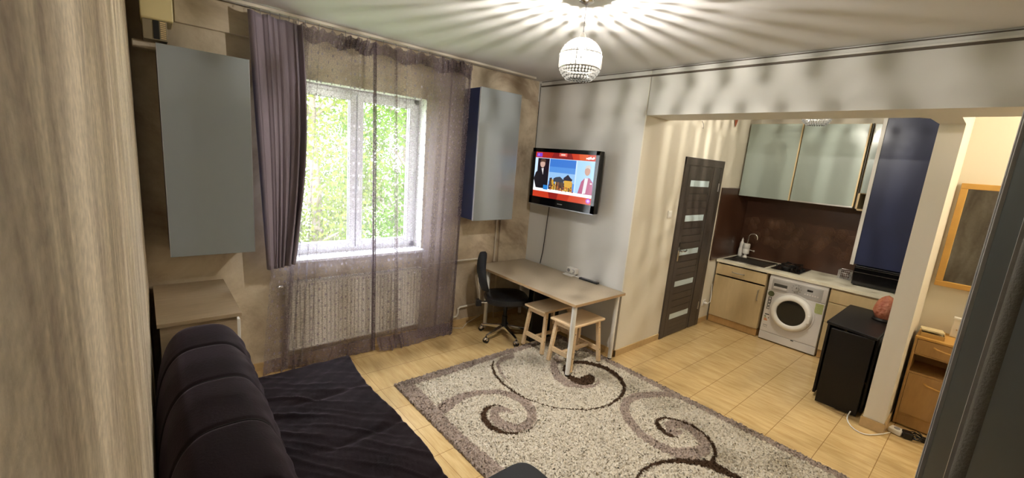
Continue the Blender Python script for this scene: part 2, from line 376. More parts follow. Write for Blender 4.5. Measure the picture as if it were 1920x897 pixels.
# ---------------------------------------------------------------- window
yf=YW+.16
wr=MB().box(.87,2.145,yf,yf+.07,.95,1.005).box(.87,2.145,yf,yf+.07,2.385,2.44).box(.87,.93,yf,yf+.07,.95,2.44).box(2.085,2.145,yf,yf+.07,.95,2.44).box(1.485,1.54,yf+.005,yf+.07,.95,2.44)
win=struct('window_1',wr,M['pvc'],bevel=.004)
for x0,x1 in ((.92,1.508),(1.517,2.095)):
    s=MB(); z0,z1=.99,2.40; t=.058
    s.box(x0,x0+t,yf-.02,yf+.04,z0,z1).box(x1-t,x1,yf-.02,yf+.04,z0,z1).box(x0+t,x1-t,yf-.02,yf+.04,z0,z0+t).box(x0+t,x1-t,yf-.02,yf+.04,z1-t,z1)
    sh=part('sash',s,M['pvc'],win,bevel=.004)
    part('pane',MB().box(x0+t-.005,x1-t+.005,yf+.008,yf+.014,z0+t-.005,z1-t+.005),M['glass'],sh)
    g=MB(); g.box(x0+t-.002,x0+t+.005,yf-.001,yf+.002,z0+t,z1-t).box(x1-t-.005,x1-t+.002,yf-.001,yf+.002,z0+t,z1-t).box(x0+t,x1-t,yf-.001,yf+.002,z0+t-.002,z0+t+.004).box(x0+t,x1-t,yf-.001,yf+.002,z1-t-.004,z1-t+.002)
    part('gasket',g,M['black'],sh)
h=MB().box(1.524,1.548,yf-.03,yf-.02,1.62,1.68).bar((1.536,yf-.045,1.655),(1.536,yf-.05,1.54),.018,.012); part('window_handle',h,M['whiteplastic'],win,bevel=.003)
part('window_sill',MB().box(.85,2.165,YW-.06,YW+.17,.925,.952),M['pvc'],win,bevel=.006)

# ---------------------------------------------------------------- outside
def tree(loc,h,rx,rz,leafm,seed,nl,label,cz=0):
    rnd=np.random.default_rng(seed); t=thing('leafy_tree',label,'tree',loc,0,None)
    tb=MB(); tb.tube([(0,0,0),(.1,.05,h*.4),(-.05,0,h*.75),(.0,0,h*.95)],[.2,.15,.09,.04],9)
    part('trunk',tb,M['bark'],t,smooth=True)
    br=MB(); pr_=random.Random(seed); tips=[]
    for i in range(16):
        a=pr_.uniform(0,2*PI); z0=h*pr_.uniform(.3,.85); L=rx*pr_.uniform(.6,1.0); 
        p0=(0,0,z0);p1=(L*.5*math.cos(a),L*.5*math.sin(a),z0+L*.35);p2=(L*math.cos(a),L*math.sin(a),z0+L*.55)
        br.tube([p0,p1,p2],[.06,.035,.012],6); tips+=[p1,p2]
    part('branches',br,M['bark'],t,smooth=True)
    nc=90; cen=rnd.normal(size=(nc,3)); cen/=np.linalg.norm(cen,axis=1)[:,None]; cen*=rnd.uniform(.35,1,(nc,1))**.6
    cen=cen*np.array([rx,rx,rz])+np.array([0,0,h*.62+cz])
    k=rnd.integers(0,nc,nl); P=cen[k]+rnd.normal(size=(nl,3))*rx*.13
    d1=rnd.normal(size=(nl,3)); d1/=np.linalg.norm(d1,axis=1)[:,None]; d2=np.cross(d1,rnd.normal(size=(nl,3))); d2/=np.linalg.norm(d2,axis=1)[:,None]
    s=rnd.uniform(.045,.085,(nl,1))
    V=np.stack([P-d1*s,P+d2*s*.5,P+d1*s,P-d2*s*.5],1).reshape(-1,3)
    me=bpy.data.meshes.new('foliage'); me.from_pydata(V.tolist(),[],[(4*i,4*i+1,4*i+2,4*i+3) for i in range(nl)]); me.materials.append(leafm)
    o=bpy.data.objects.new('foliage',me); COL.objects.link(o); o.parent=t
    return t
tree((3.3,11.5,-3.2),7.6,1.9,2.9,M['leaf3'],1,9000,'yellow-green tree filling the left window pane, in front of the pale building')
tree((5.6,11.0,-3.2),7.4,1.8,3.0,M['leaf'],2,9500,'bright green tree filling the right window pane')
tree((1.9,15.5,-3.2),7.0,1.7,2.4,M['leaf2'],3,4500,'olive-green tree beside the pale building at the left edge of the window')
tree((6.0,17.0,-3.2),9.5,2.6,3.6,M['leaf2'],4,8000,'dusky green taller tree standing behind the bright green one')
bl=thing('apartment_building','pale grey apartment block beyond the trees outside the window','building',(3.5,30,-3.2))
part('wall',MB().box(-7,3.2,0,8,0,7.6),mat('pale_facade',C(206,204,200),.8),bl)
for i in range(5):
    for j in range(2):
        part('window',MB().box(-6+i*1.9,-5.1+i*1.9,-.04,.02,2.0+j*2.7,3.3+j*2.7),mat('dusky_pane',C(96,104,112),.2) if (i+j)==0 else bpy.data.materials['dusky_pane'],bl)
part('roof',MB().box(-7.3,3.5,-.3,8.2,7.6,7.9),mat('grey_roof_sheet',C(150,150,152),.7),bl)
struct('ground',MB().box(-20,30,5,60,-3.4,-3.2),mat('outdoor_lawn',C(120,140,80),.9,var=.2,scale=1))

# ---------------------------------------------------------------- radiator and pipes
t=thing('radiator','white panel radiator below the window, seen through the lace curtain','radiator',(1.49,YW-.02,.15))
x0,x1=.865,2.125; z0,z1=.155,.765
P=[];n=252
prof=[]
for i in range(n+1):
    x=x0+(x1-x0)*i/n; ph=((x-x0)%.036)/.036; prof.append((x,3.762+(.009 if .25<ph<.75 else 0)))
g=MB(); g.grid([[(x,y,z0+.015),(x,y,z1-.02)] for x,y in prof]); part('front_panel',g,M['radiator'],t,world=True)
part('back_panel',MB().box(x0+.01,x1-.01,3.80,3.815,z0,z1-.01),M['radiator'],t,world=True)
sd=MB().box(x0-.004,x0+.004,3.758,3.82,z0,z1).box(x1-.004,x1+.004,3.758,3.82,z0,z1).box(x0,x1,3.758,3.772,z0,z0+.016).box(x0,x1,3.758,3.772,z1-.022,z1-.002)
part('side_casing',sd,M['radiator'],t,world=True)
g=MB()
for i in range(64): g.box(x0+.01+i*.0195,x0+.018+i*.0195,3.765,3.812,z1-.006,z1)
g.box(x0,x1,3.758,3.766,z1-.006,z1+.002).box(x0,x1,3.812,3.82,z1-.006,z1+.002)
part('top_grille',g,M['radiator'],t,world=True)
v=MB(); v.tube([(x0-.06,3.79,.735),(x0,3.79,.735)],.011,10).lathe([(.016,0),(.018,.01),(.018,.03),(.014,.04)],12,(0,0,0),axis='x'); 
v=MB().tube([(x0-.015,3.79,.735),(x0,3.79,.735)],.012,10).tube([(x0-.075,3.79,.735),(x0-.07,3.79,.735),(x0-.03,3.79,.735),(x0-.025,3.79,.735)],[.010,.015,.015,.011],12)
part('valve',v,M['chrome'],t,world=True,smooth=True)
pt=MB().tube([(2.13,3.80,.735),(2.20,3.80,.735),(2.22,3.80,.775),(2.24,3.80,.785),(2.92,3.80,.785)],.011,10)
tag(part('heating_pipe',pt,M['pipe'],smooth=True),'thin white heating pipe running from the radiator along the stucco wall to the desk','pipe')
pt=MB().tube([(2.55,3.815,.11),(2.62,3.815,.12),(2.64,3.815,.15),(2.64,3.815,.21),(2.66,3.815,.225),(3.15,3.815,.235)],.012,10)
tag(part('low_pipe',pt,M['pipe'],smooth=True),'short white stepped pipe near the floor under the desk corner','pipe')
pt=MB().tube([(3.12,3.825,.72),(3.12,3.825,1.28)],.009,8)
tag(part('wall_conduit',pt,M['pipe'],smooth=True),'vertical white conduit below the right-hand grey cabinet','pipe')
pt=[(2.50,3.80,.012),(2.65,3.72,.008),(2.75,3.78,.03),(2.95,3.80,.08)]
cb=MB().tube(pt,.004,6); tag(part('floor_cord',cb,M['pipe'],smooth=True),'thin white cord lying on the floor behind the chair','cord')

# ---------------------------------------------------------------- curtains
YR=3.685
rail=MB().box(.35,3.40,YR-.022,YR+.022,ZC-.022,ZC-.001)
tag(part('curtain_rail',rail,M['pipe'],bevel=.004),'beige ceiling curtain rail above the window','curtain rail')
def cloth(name,x0t,x1t,x0b,x1b,zt,zb,npl,amp,matl,parent,yt=YR,yb=YR,seed=0,nz=60,wav=.6,skew=.0,thick=0,nu=None,yb1=None,bow=0):
    rnd=random.Random(seed); ph=[rnd.uniform(0,6.28) for _ in range(5)]; nu=nu or npl*14
    P=[];UV=[]
    for i in range(nu+1):
        u=i/nu; row=[];ru=[]
        for j in range(nz+1):
            v=j/nz; zt_=zt(u) if callable(zt) else zt; zb_=zb(u) if callable(zb) else zb
            z=zt_+(zb_-zt_)*v
            xa=x0t+(x0b-x0t)*v; xb=x1t+(x1b-x1t)*v; xa-=bow*math.sin(PI*v)*.0; xb+=bow*math.sin(PI*v)
            w=2*PI*npl*(u+.05*math.sin(2*PI*u*1.7+ph[0])+.02*math.sin(3*v+ph[1])*u)
            a=amp*(.75+.5*math.sin(5*u+ph[2]+v))*(.7+.5*v)
            y1=yb if yb1 is None else yb+(yb1-yb)*u
            y=yt+(y1-yt)*v+a*math.sin(w)+.3*a*math.sin(2.3*w+ph[3])
            x=xa+(xb-xa)*u+wav*a*math.sin(2*w+ph[4]*0)
            row.append((x,y,z)); ru.append((u*(x1b-x0b)*1.15,z))
        P.append(row);UV.append(ru)
    mb=MB().grid(P); 
    o=part(name,mb,matl,parent,smooth=True,world=True,autos=False)
    uvl=o.data.uv_layers.new(name='uv'); flat=[q for r_ in UV for q in r_]; arr=np.zeros(len(o.data.loops)*2)
    vi=np.zeros(len(o.data.loops),int); o.data.loops.foreach_get('vertex_index',vi); F=np.array(flat); arr=F[vi].reshape(-1); uvl.data.foreach_set('uv',arr)
    if thick: q=o.modifiers.new('s','SOLIDIFY'); q.thickness=thick
    return o
def hooks(t,x0,x1,n,z):
    for i in range(n):
        x=x0+(x1-x0)*i/(n-1); h=MB().tube([(x,YR,ZC-.02),(x,YR-.006,z+.02),(x,YR-.004,z)],.0025,5)
        part('hook',h,M['grille'],t,world=True)
t=thing('blackout_curtain','heavy mauve curtain bunched left of the window beside the big grey cabinet','curtain',(.79,YR,.95))
cloth('cloth',.625,.965,.70,.878,lambda u:2.815-.02*u-.012*abs(math.sin(9*u)),lambda u:.935+.035*u*u,6,.026,M['purple'],t,seed=3,nz=50,wav=.35,thick=.004,yt=YR-.035,yb=YR-.05,bow=.05)
hooks(t,.64,.95,6,2.80)
scal=lambda ph:(lambda u:2.80+.012*math.cos(2*PI*9*u)-.01*math.sin(3*u+ph))
t=thing('lace_curtain','left panel of mauve lace net, from the dark curtain to the seam in mid-window','curtain',(1.2,YR,0))
cloth('net',.90,1.55,.66,1.60,scal(0),lambda u:.035,5,.014,M['sheer'],t,yb=YR+.025,yb1=YR+.01,seed=5,nz=70,nu=260,wav=1.1)
cloth('header',.92,1.55,.90,1.55,lambda u:scal(0)(u)+.01,lambda u:2.70+.02*math.sin(20*u),14,.015,M['hem'],t,seed=6,nz=6,nu=200,wav=.8,yt=YR-.004,yb=YR-.004)
cloth('bottom_hem',.668,1.60,.655,1.61,lambda u:.14,lambda u:.008+.006*math.sin(9*u),7,.018,M['hem'],t,yt=YR+.02,yb=YR+.035,yb1=YR+.0,seed=5,nz=8,nu=240,wav=.9)
cloth('side_hem',1.525,1.552,1.560,1.60,lambda u:2.80,lambda u:.03,2,.010,M['hem'],t,seed=7,nz=60,nu=30,yt=YR-.012,yb=YR-.01)
cloth('pleat',.985,1.03,.78,.84,lambda u:2.78,lambda u:.03,2,.009,M['band'],t,seed=21,nz=60,nu=30,yt=YR-.012,yb=YR+.01)
hooks(t,1.0,1.5,6,2.79)
t=thing('lace_curtain','right panel of mauve lace net, hanging over the wall to the right of the window','curtain',(2.05,YR,0))
cloth('net',1.54,2.53,1.60,2.47,scal(2),lambda u:.035,6,.014,M['sheer'],t,yb=YR-.02,yb1=YR+.0,seed=9,nz=70,nu=260,wav=1.1)
cloth('header',1.54,2.535,1.54,2.53,lambda u:scal(2)(u)+.01,lambda u:2.70+.02*math.sin(17*u),16,.015,M['hem'],t,seed=10,nz=6,nu=240,wav=.8,yt=YR-.004,yb=YR-.004)
cloth('border',2.12,2.53,2.05,2.465,lambda u:2.74,lambda u:.03,2,.010,M['band'],t,yb=YR-.01,seed=11,nz=60,nu=100,wav=.5,yt=YR+.004)
cloth('pleat',1.715,1.745,1.80,1.84,lambda u:2.78,lambda u:.03,2,.009,M['band'],t,seed=22,nz=60,nu=30,yt=YR-.012,yb=YR-.03)
cloth('pleat',2.30,2.32,2.24,2.27,lambda u:2.78,lambda u:.03,2,.006,M['band'],t,seed=23,nz=60,nu=30,yt=YR-.012,yb=YR-.02)
cloth('side_hem',2.51,2.535,2.45,2.472,lambda u:2.80,lambda u:.03,2,.006,M['hem'],t,seed=24,nz=60,nu=24,yt=YR-.008,yb=YR-.02)
cloth('bottom_hem',1.60,2.47,1.61,2.47,lambda u:.14,lambda u:.008+.006*math.sin(9*u+1),7,.020,M['hem'],t,yt=YR-.02,yb=YR-.07,yb1=YR-.03,seed=9,nz=8,nu=240,wav=.9)
hooks(t,1.62,2.50,9,2.79)

# ---------------------------------------------------------------- left corner: ventilation box, wall cabinets, chest
t=thing('ventilation_box','cream plastic vent box high in the left corner above the grey cabinet','vent box',(.13,YW,2.48))
part('cover',MB().prism([(YW-.27,2.606),(YW-.255,2.60),(YW-.01,2.60),(YW-.01,2.855),(YW-.27,2.855)],.048,.205,axis='x'),M['acbody'],t,world=True,bevel=.006)
part('body',MB().box(.055,.172,YW-.245,YW-.01,2.484,2.60),M['acdark'],t,world=True,bevel=.003)
part('dark_slot',MB().box(.104,.133,YW-.249,YW-.243,2.49,2.598),M['black'],t,world=True)
g=MB()
for i in range(9): g.box(.139,.165,YW-.252,YW-.243,2.496+i*.0115,2.502+i*.0115)
part('louvre',g,M['mapleedge'],t,world=True)
def wall_cabinet(label,x0,x1,z0,z1,y0):
    t=thing('wall_cabinet',label,'cabinet',((x0+x1)/2,YW,z0))
    part('carcass',MB().box(x0+.004,x1-.004,y0+.022,YW-.002,z0+.004,z1-.004),M['blue'],t,world=True,bevel=.002)
    d=part('door',MB().box(x0,x1,y0,y0+.016,z0,z1),M['frost'],t,world=True,bevel=.002)
    e=MB().box(x0-.001,x0+.003,y0-.001,y0+.02,z0,z1).box(x1-.003,x1+.001,y0-.001,y0+.02,z0,z1).box(x0,x1,y0+.016,y0+.021,z0,z1)
    part('edge_trim',e,M['silver'],d,world=True)
    return t
wall_cabinet('tall grey-green gloss wall cabinet left of the window, above the chest',.110,.600,1.112,2.462,3.54)
wall_cabinet('tall grey-green gloss wall cabinet with a navy side, right of the window',2.565,3.097,1.277,2.612,3.54)
t=thing('chest_of_drawers','pale wood chest of drawers in the corner behind the sofa','chest',(.22,3.4,0))
part('top',MB().box(.008,.425,3.0,3.81,.826,.85),M['woodtop'],t,world=True,bevel=.002)
part('carcass',MB().box(.02,.40,3.02,3.80,0,.826),M['woodtop'],t,world=True,bevel=.002)
for i,(a,b,o_) in enumerate(((.62,.80,.0),(.42,.60,.02),(.22,.40,.0),(.03,.2,.0))):
    d=part('drawer',MB().box(.40,.418+o_,3.025,3.795,a,b),M['whiteplastic'],t,world=True,bevel=.002)
    part('handle',MB().box(.418+o_,.43+o_,3.33,3.49,(a+b)/2-.006,(a+b)/2+.006),M['alu'],d,world=True,bevel=.002)

# ---------------------------------------------------------------- sofa
t=thing('sofa_bed','dark aubergine velvet sofa bed, half unfolded along the left wall','sofa',(.5,2.0,0))
def vnoise(x,y,s=0):
    return (math.sin(x*7.1+s)+math.sin(y*5.3+1.7*s)+math.sin((x+y)*11.7+s*2.1)+math.sin((x-1.3*y)*17.3+s))/4
seams=[2.47,2.09,1.71,1.33,.95]
ny=230; nu=72; P=[]
for j in range(ny+1):
    y=.62+(2.93-.62)*j/ny; row=[]
    ds=min(abs(y-s) for s in seams); pin=.007*math.exp(-(ds/.010)**2)
    puff=.006*(1-math.exp(-(ds/.12)**2))
    e=max(0,(y-2.70)/.23); cap=math.sqrt(max(0,1-e**2.6)) if e<1 else 0; cap=.04+.96*cap
    for i in range(nu+1):
        a=PI*1.02*(1-i/nu)   # from the wall side over the crest to the front
        tap=max(0,(2.6-y)/1.4); cx,cz=.190,.30; rz=.60; rx=(.225-.045*tap) if a<PI/2 else .185+.035*min(1,max(0,(2.9-y)/.35))
        ca,sa=math.cos(a),max(0,math.sin(a))
        sx=math.copysign(abs(ca)**.62,ca); sz=sa**.72
        k=(1-pin/ .21+puff/.21)
        bulge=1+.10*math.sin(min(PI,max(0,a)))*0
        x=cx+rx*sx*k*(cap if e>0 else 1)+ (.03*(1-sz) if ca>0 else 0)
        z=cz+rz*sz*(1-pin/.5+puff/.6)*(.30+.70*cap if e>0 else 1)
        wr_=.004*math.sin(y*48+z*26+3*math.sin(z*9))*max(0,min(1,(ca-.1)))+.003*math.sin(y*21-z*40)*max(0,min(1,ca))
        x+=wr_; x=max(x,-.030)
        if i==nu: z=.28
        if i==0: z=.28
        row.append((x,y,z))
    P.append(row)
mb=MB().grid(P); mb.add(P[-1],[tuple(range(len(P[-1])))]); mb.add(P[0],[tuple(range(len(P[0])))])
bk=part('backrest',mb,M['velvet'],t,smooth=True,world=True,autos=False)
sm=MB()
for s in seams:
    j=min(range(ny+1),key=lambda q:abs(.62+2.31*q/ny-s)); q=MB().tube([(p[0]+.001,s,p[2]+.002) for p in P[j][14:-2]],.0022,5); part('seam',q,M['blackmatte'],bk,world=True,smooth=True)
# seat with the throw pulled over it
nx,ny=150,220;P=[];rnd=random.Random(4)
folds=[(.38,2.96-.085*i,1.10,2.90-.150*i-.22+rnd.uniform(-.05,.05),rnd.uniform(.008,.018),rnd.uniform(.009,.020)) for i in range(22)]
def seat_z(x,y):
    z=.395
    for (xa,ya,xb,yb,h,w_) in folds:
        yl=ya+(yb-ya)*((x-xa)/(xb-xa))**1.25 if x>xa else ya
        yl+=.018*math.sin(x*13+ya*7)
        q=(y-yl)/w_; z+=h*math.exp(-q*q)*(1-.5*(x-xa)/(xb-xa))*(.6+.4*math.sin(x*9+ya*31))
    for s in (2.55,2.05,1.55,1.05): z-=.010*math.exp(-((y-s-.03*math.sin(x*6))/.022)**2)*min(1,max(0,(x-.5)/.2))
    z+=.012*vnoise(x*.8,y*.8,1)+.006*vnoise(x*2.6,y*2.6,5)+.0025*abs(vnoise(x*7,y*7,2))
    return z
for i in range(nx+1):
    row=[]
    for j in range(ny+1):
        u=i/nx;v=j/ny
        xr=lambda y:1.085+.022*math.sin(y*4.2)-.055*max(0,(2.95-y)/1.45)
        yy=.55+(2.965-.55)*min(1,v/.94)
        e=xr(yy)
        xx=.30+(e-.30)*min(1,u/.90)
        z=seat_z(xx,yy)
        if u>.90: q=(u-.90)/.10; z-=.05*min(1,q*3)**2+.30*max(0,q-.15)/.85; xx+=.022*math.sin(min(1,q*2.2)*PI/2)+.010*math.sin(yy*22)*q
        if v>.94: q=(v-.94)/.06; z=min(z,seat_z(xx,yy)-.04*min(1,q*3)**2-.30*max(0,q-.15)/.85); yy+=.03*math.sin(min(1,q*2)*PI/2)+.010*math.sin(xx*25)*q
        # soften the corner
        if u>.86 and v>.90: z-=.02*((u-.86)/.14)*((v-.90)/.10)
        row.append((xx,yy,max(z,.035)))
    P.append(row)
part('seat_throw',MB().grid(P),M['velvet'],t,smooth=True,world=True,autos=False)
part('base_frame',MB().box(.04,.94,.60,2.90,.06,.30),M['blackmatte'],t,world=True,bevel=.01)
for x in (.12,.92):
    for y in (.75,2.8): part('leg',MB().lathe([(.022,0),(.028,.06)],12,(x,y,0)),M['black'],t,world=True)
# pouf
t=thing('pouf','black fabric pouf with rounded corners at the near edge of the rug','pouf',(1.235,1.18,0))
P=[];
def rbox(w,h,z0,z1,p=4.5,n=72,m=26,rr=.04):
    rows=[]
    for i in range(n):
        a=2*PI*i/n; cx,sx=math.cos(a),math.sin(a)
        X=math.copysign(abs(cx)**(2/p),cx);Y=math.copysign(abs(sx)**(2/p),sx); row=[]
        pr=[(1,z0),(1,z0+.02),(1.01,(z0+z1)/2),(1,z1-rr)]+[(1-rr/.20*(1-math.cos(b)),z1-rr+rr*math.sin(b)) for b in [PI/2*k/6 for k in range(1,7)]]+[(.5,z1+.008),(0.001,z1+.012)]
        for s,z in pr: row.append((X*w*s,Y*h*s,z))
        rows.append(row)
    return rows
part('cushion_body',MB().grid(rbox(.18,.18,.05,.45),closed_u=True),M['blackmatte'],t,smooth=True)
part('piping',MB().tube([(p[3][0]*1.005,p[3][1]*1.005,p[3][2]) for p in rbox(.18,.18,.05,.45)],.004,6,closed=True),M['black'],t,smooth=True)
for x in (-.12,.12):
    for y in (-.12,.12): part('foot',MB().lathe([(.02,0),(.02,.052)],10,(x,y,0)),M['black'],t)
# rug swirls: strips of floor points (metres), left and right edge of the pile band
DARK= [[(2.45, 2.903, 2.457, 2.889), (2.361, 2.82, 2.383, 2.811), (2.29, 2.687, 2.32, 2.694), (2.252, 2.537, 2.279, 2.551), (2.25, 2.408, 2.273, 2.422), (2.257, 2.296, 2.274, 2.306), (2.28, 2.208, 2.293, 2.217), (2.322, 2.106, 2.333, 2.114), (2.381, 2.009, 2.392, 2.017), (2.47, 1.925, 2.482, 1.934), (2.572, 1.852, 2.585, 1.863), (2.674, 1.807, 2.689, 1.822), (2.783, 1.78, 2.801, 1.802), (2.924, 1.785, 2.941, 1.817), (3.06, 1.814, 3.057, 1.85), (3.188, 1.89, 3.143, 1.903), (3.278, 1.995, 3.208, 1.983), (3.317, 2.096, 3.239, 2.07), (3.339, 2.207, 3.263, 2.172), (3.309, 2.32, 3.24, 2.278), (3.246, 2.408, 3.186, 2.364), (3.169, 2.467, 3.12, 2.422), (3.071, 2.487, 3.035, 2.441), (2.974, 2.465, 2.968, 2.427), (2.892, 2.4, 2.927, 2.394), (2.837, 2.312, 2.885, 2.328), (2.819, 2.231, 2.901, 2.276), (2.824, 2.145, 2.927, 2.222), (2.882, 2.1, 3.005, 2.222), (2.933, 2.082, 3.076, 2.214), (2.99, 2.092, 3.08, 2.163)], [(2.037, 2.303, 2.034, 2.298), (1.988, 2.323, 1.976, 2.298), (1.923, 2.333, 1.915, 2.283), (1.841, 2.281, 1.874, 2.248), (1.785, 2.186, 1.846, 2.194), (1.779, 2.089, 1.835, 2.12), (1.813, 2.014, 1.85, 2.044), (1.864, 1.966, 1.883, 1.986), (1.922, 1.931, 1.934, 1.947), (1.985, 1.917, 1.991, 1.929), (2.06, 1.924, 2.062, 1.931), (2.148, 1.966, 2.148, 1.971)], [(1.609, 2.508, 1.61, 2.513), (1.654, 2.523, 1.656, 2.536), (1.706, 2.543, 1.707, 2.549)], [(2.899, 1.23, 2.89, 1.226), (2.88, 1.267, 2.858, 1.259), (2.875, 1.31, 2.837, 1.301), (2.9, 1.368, 2.843, 1.361), (2.931, 1.412, 2.877, 1.419), (2.946, 1.423, 2.951, 1.46), (2.979, 1.423, 3.015, 1.453), (3.028, 1.413, 3.059, 1.431), (3.068, 1.374, 3.092, 1.384), (3.1, 1.309, 3.125, 1.318), (3.113, 1.237, 3.138, 1.243), (3.101, 1.164, 3.128, 1.168), (3.065, 1.093, 3.097, 1.094), (3.018, 1.044, 3.054, 1.039), (2.965, 1.006, 2.998, 0.993), (2.907, 0.981, 2.921, 0.958), (2.829, 0.971, 2.834, 0.936)], [(2.131, 1.135, 2.128, 1.155), (2.205, 1.154, 2.204, 1.175), (2.273, 1.168, 2.275, 1.19), (2.361, 1.181, 2.372, 1.205), (2.456, 1.17, 2.481, 1.197), (2.54, 1.141, 2.576, 1.167), (2.615, 1.096, 2.662, 1.121), (2.685, 1.03, 2.742, 1.055), (2.735, 0.971, 2.814, 1.001), (2.758, 0.93, 2.856, 0.954), (2.773, 0.873, 2.858, 0.888), (2.789, 0.815, 2.859, 0.825), (2.797, 0.748, 2.857, 0.756), (2.81, 0.678, 2.864, 0.685)]]
TAUPE= [[(1.544, 2.424, 1.567, 2.529), (1.648, 2.428, 1.68, 2.573), (1.752, 2.475, 1.784, 2.589), (1.879, 2.508, 1.915, 2.587), (1.997, 2.491, 2.032, 2.545), (2.096, 2.437, 2.141, 2.492), (2.16, 2.362, 2.221, 2.42), (2.189, 2.271, 2.269, 2.325), (2.183, 2.17, 2.284, 2.211), (2.155, 2.097, 2.254, 2.095), (2.119, 2.052, 2.161, 1.987), (2.061, 2.017, 2.037, 1.929), (1.993, 2.016, 1.939, 1.946), (1.951, 2.07, 1.873, 2.007), (1.935, 2.141, 1.845, 2.096), (1.951, 2.192, 1.865, 2.201), (1.955, 2.203, 1.955, 2.293), (1.983, 2.213, 2.037, 2.285), (2.023, 2.181, 2.07, 2.218), (2.047, 2.141, 2.064, 2.151)], [(2.727, 2.927, 2.679, 2.847), (2.553, 2.913, 2.519, 2.838), (2.43, 2.837, 2.454, 2.812), (2.357, 2.694, 2.388, 2.701), (2.325, 2.559, 2.341, 2.565), (2.307, 2.47, 2.312, 2.473)], [(3.091, 2.664, 3.031, 2.526), (2.937, 2.603, 2.945, 2.506), (2.801, 2.474, 2.902, 2.461), (2.703, 2.318, 2.831, 2.358), (2.708, 2.187, 2.809, 2.248), (2.793, 2.09, 2.844, 2.128), (2.904, 2.037, 2.936, 2.07), (3.015, 2.058, 3.016, 2.08), (3.072, 2.115, 3.059, 2.118)], [(3.529, 1.532, 3.399, 1.487), (3.513, 1.578, 3.397, 1.523), (3.399, 1.649, 3.315, 1.601), (3.275, 1.723, 3.189, 1.664), (3.143, 1.782, 3.06, 1.706), (2.984, 1.788, 2.956, 1.694), (2.828, 1.707, 2.898, 1.661), (2.739, 1.617, 2.837, 1.613), (2.685, 1.517, 2.78, 1.525), (2.64, 1.42, 2.735, 1.436), (2.629, 1.326, 2.718, 1.348), (2.637, 1.24, 2.724, 1.265), (2.65, 1.161, 2.748, 1.196), (2.685, 1.084, 2.815, 1.145), (2.772, 1.026, 2.89, 1.106), (2.919, 1.003, 2.94, 1.099), (3.078, 1.078, 2.949, 1.102), (3.126, 1.164, 2.996, 1.154), (3.148, 1.241, 3.026, 1.219), (3.151, 1.314, 3.03, 1.27), (3.083, 1.371, 2.978, 1.311), (2.972, 1.395, 2.956, 1.338), (2.874, 1.315, 2.971, 1.33), (2.89, 1.249, 2.967, 1.282), (2.964, 1.233, 3.002, 1.259)]]
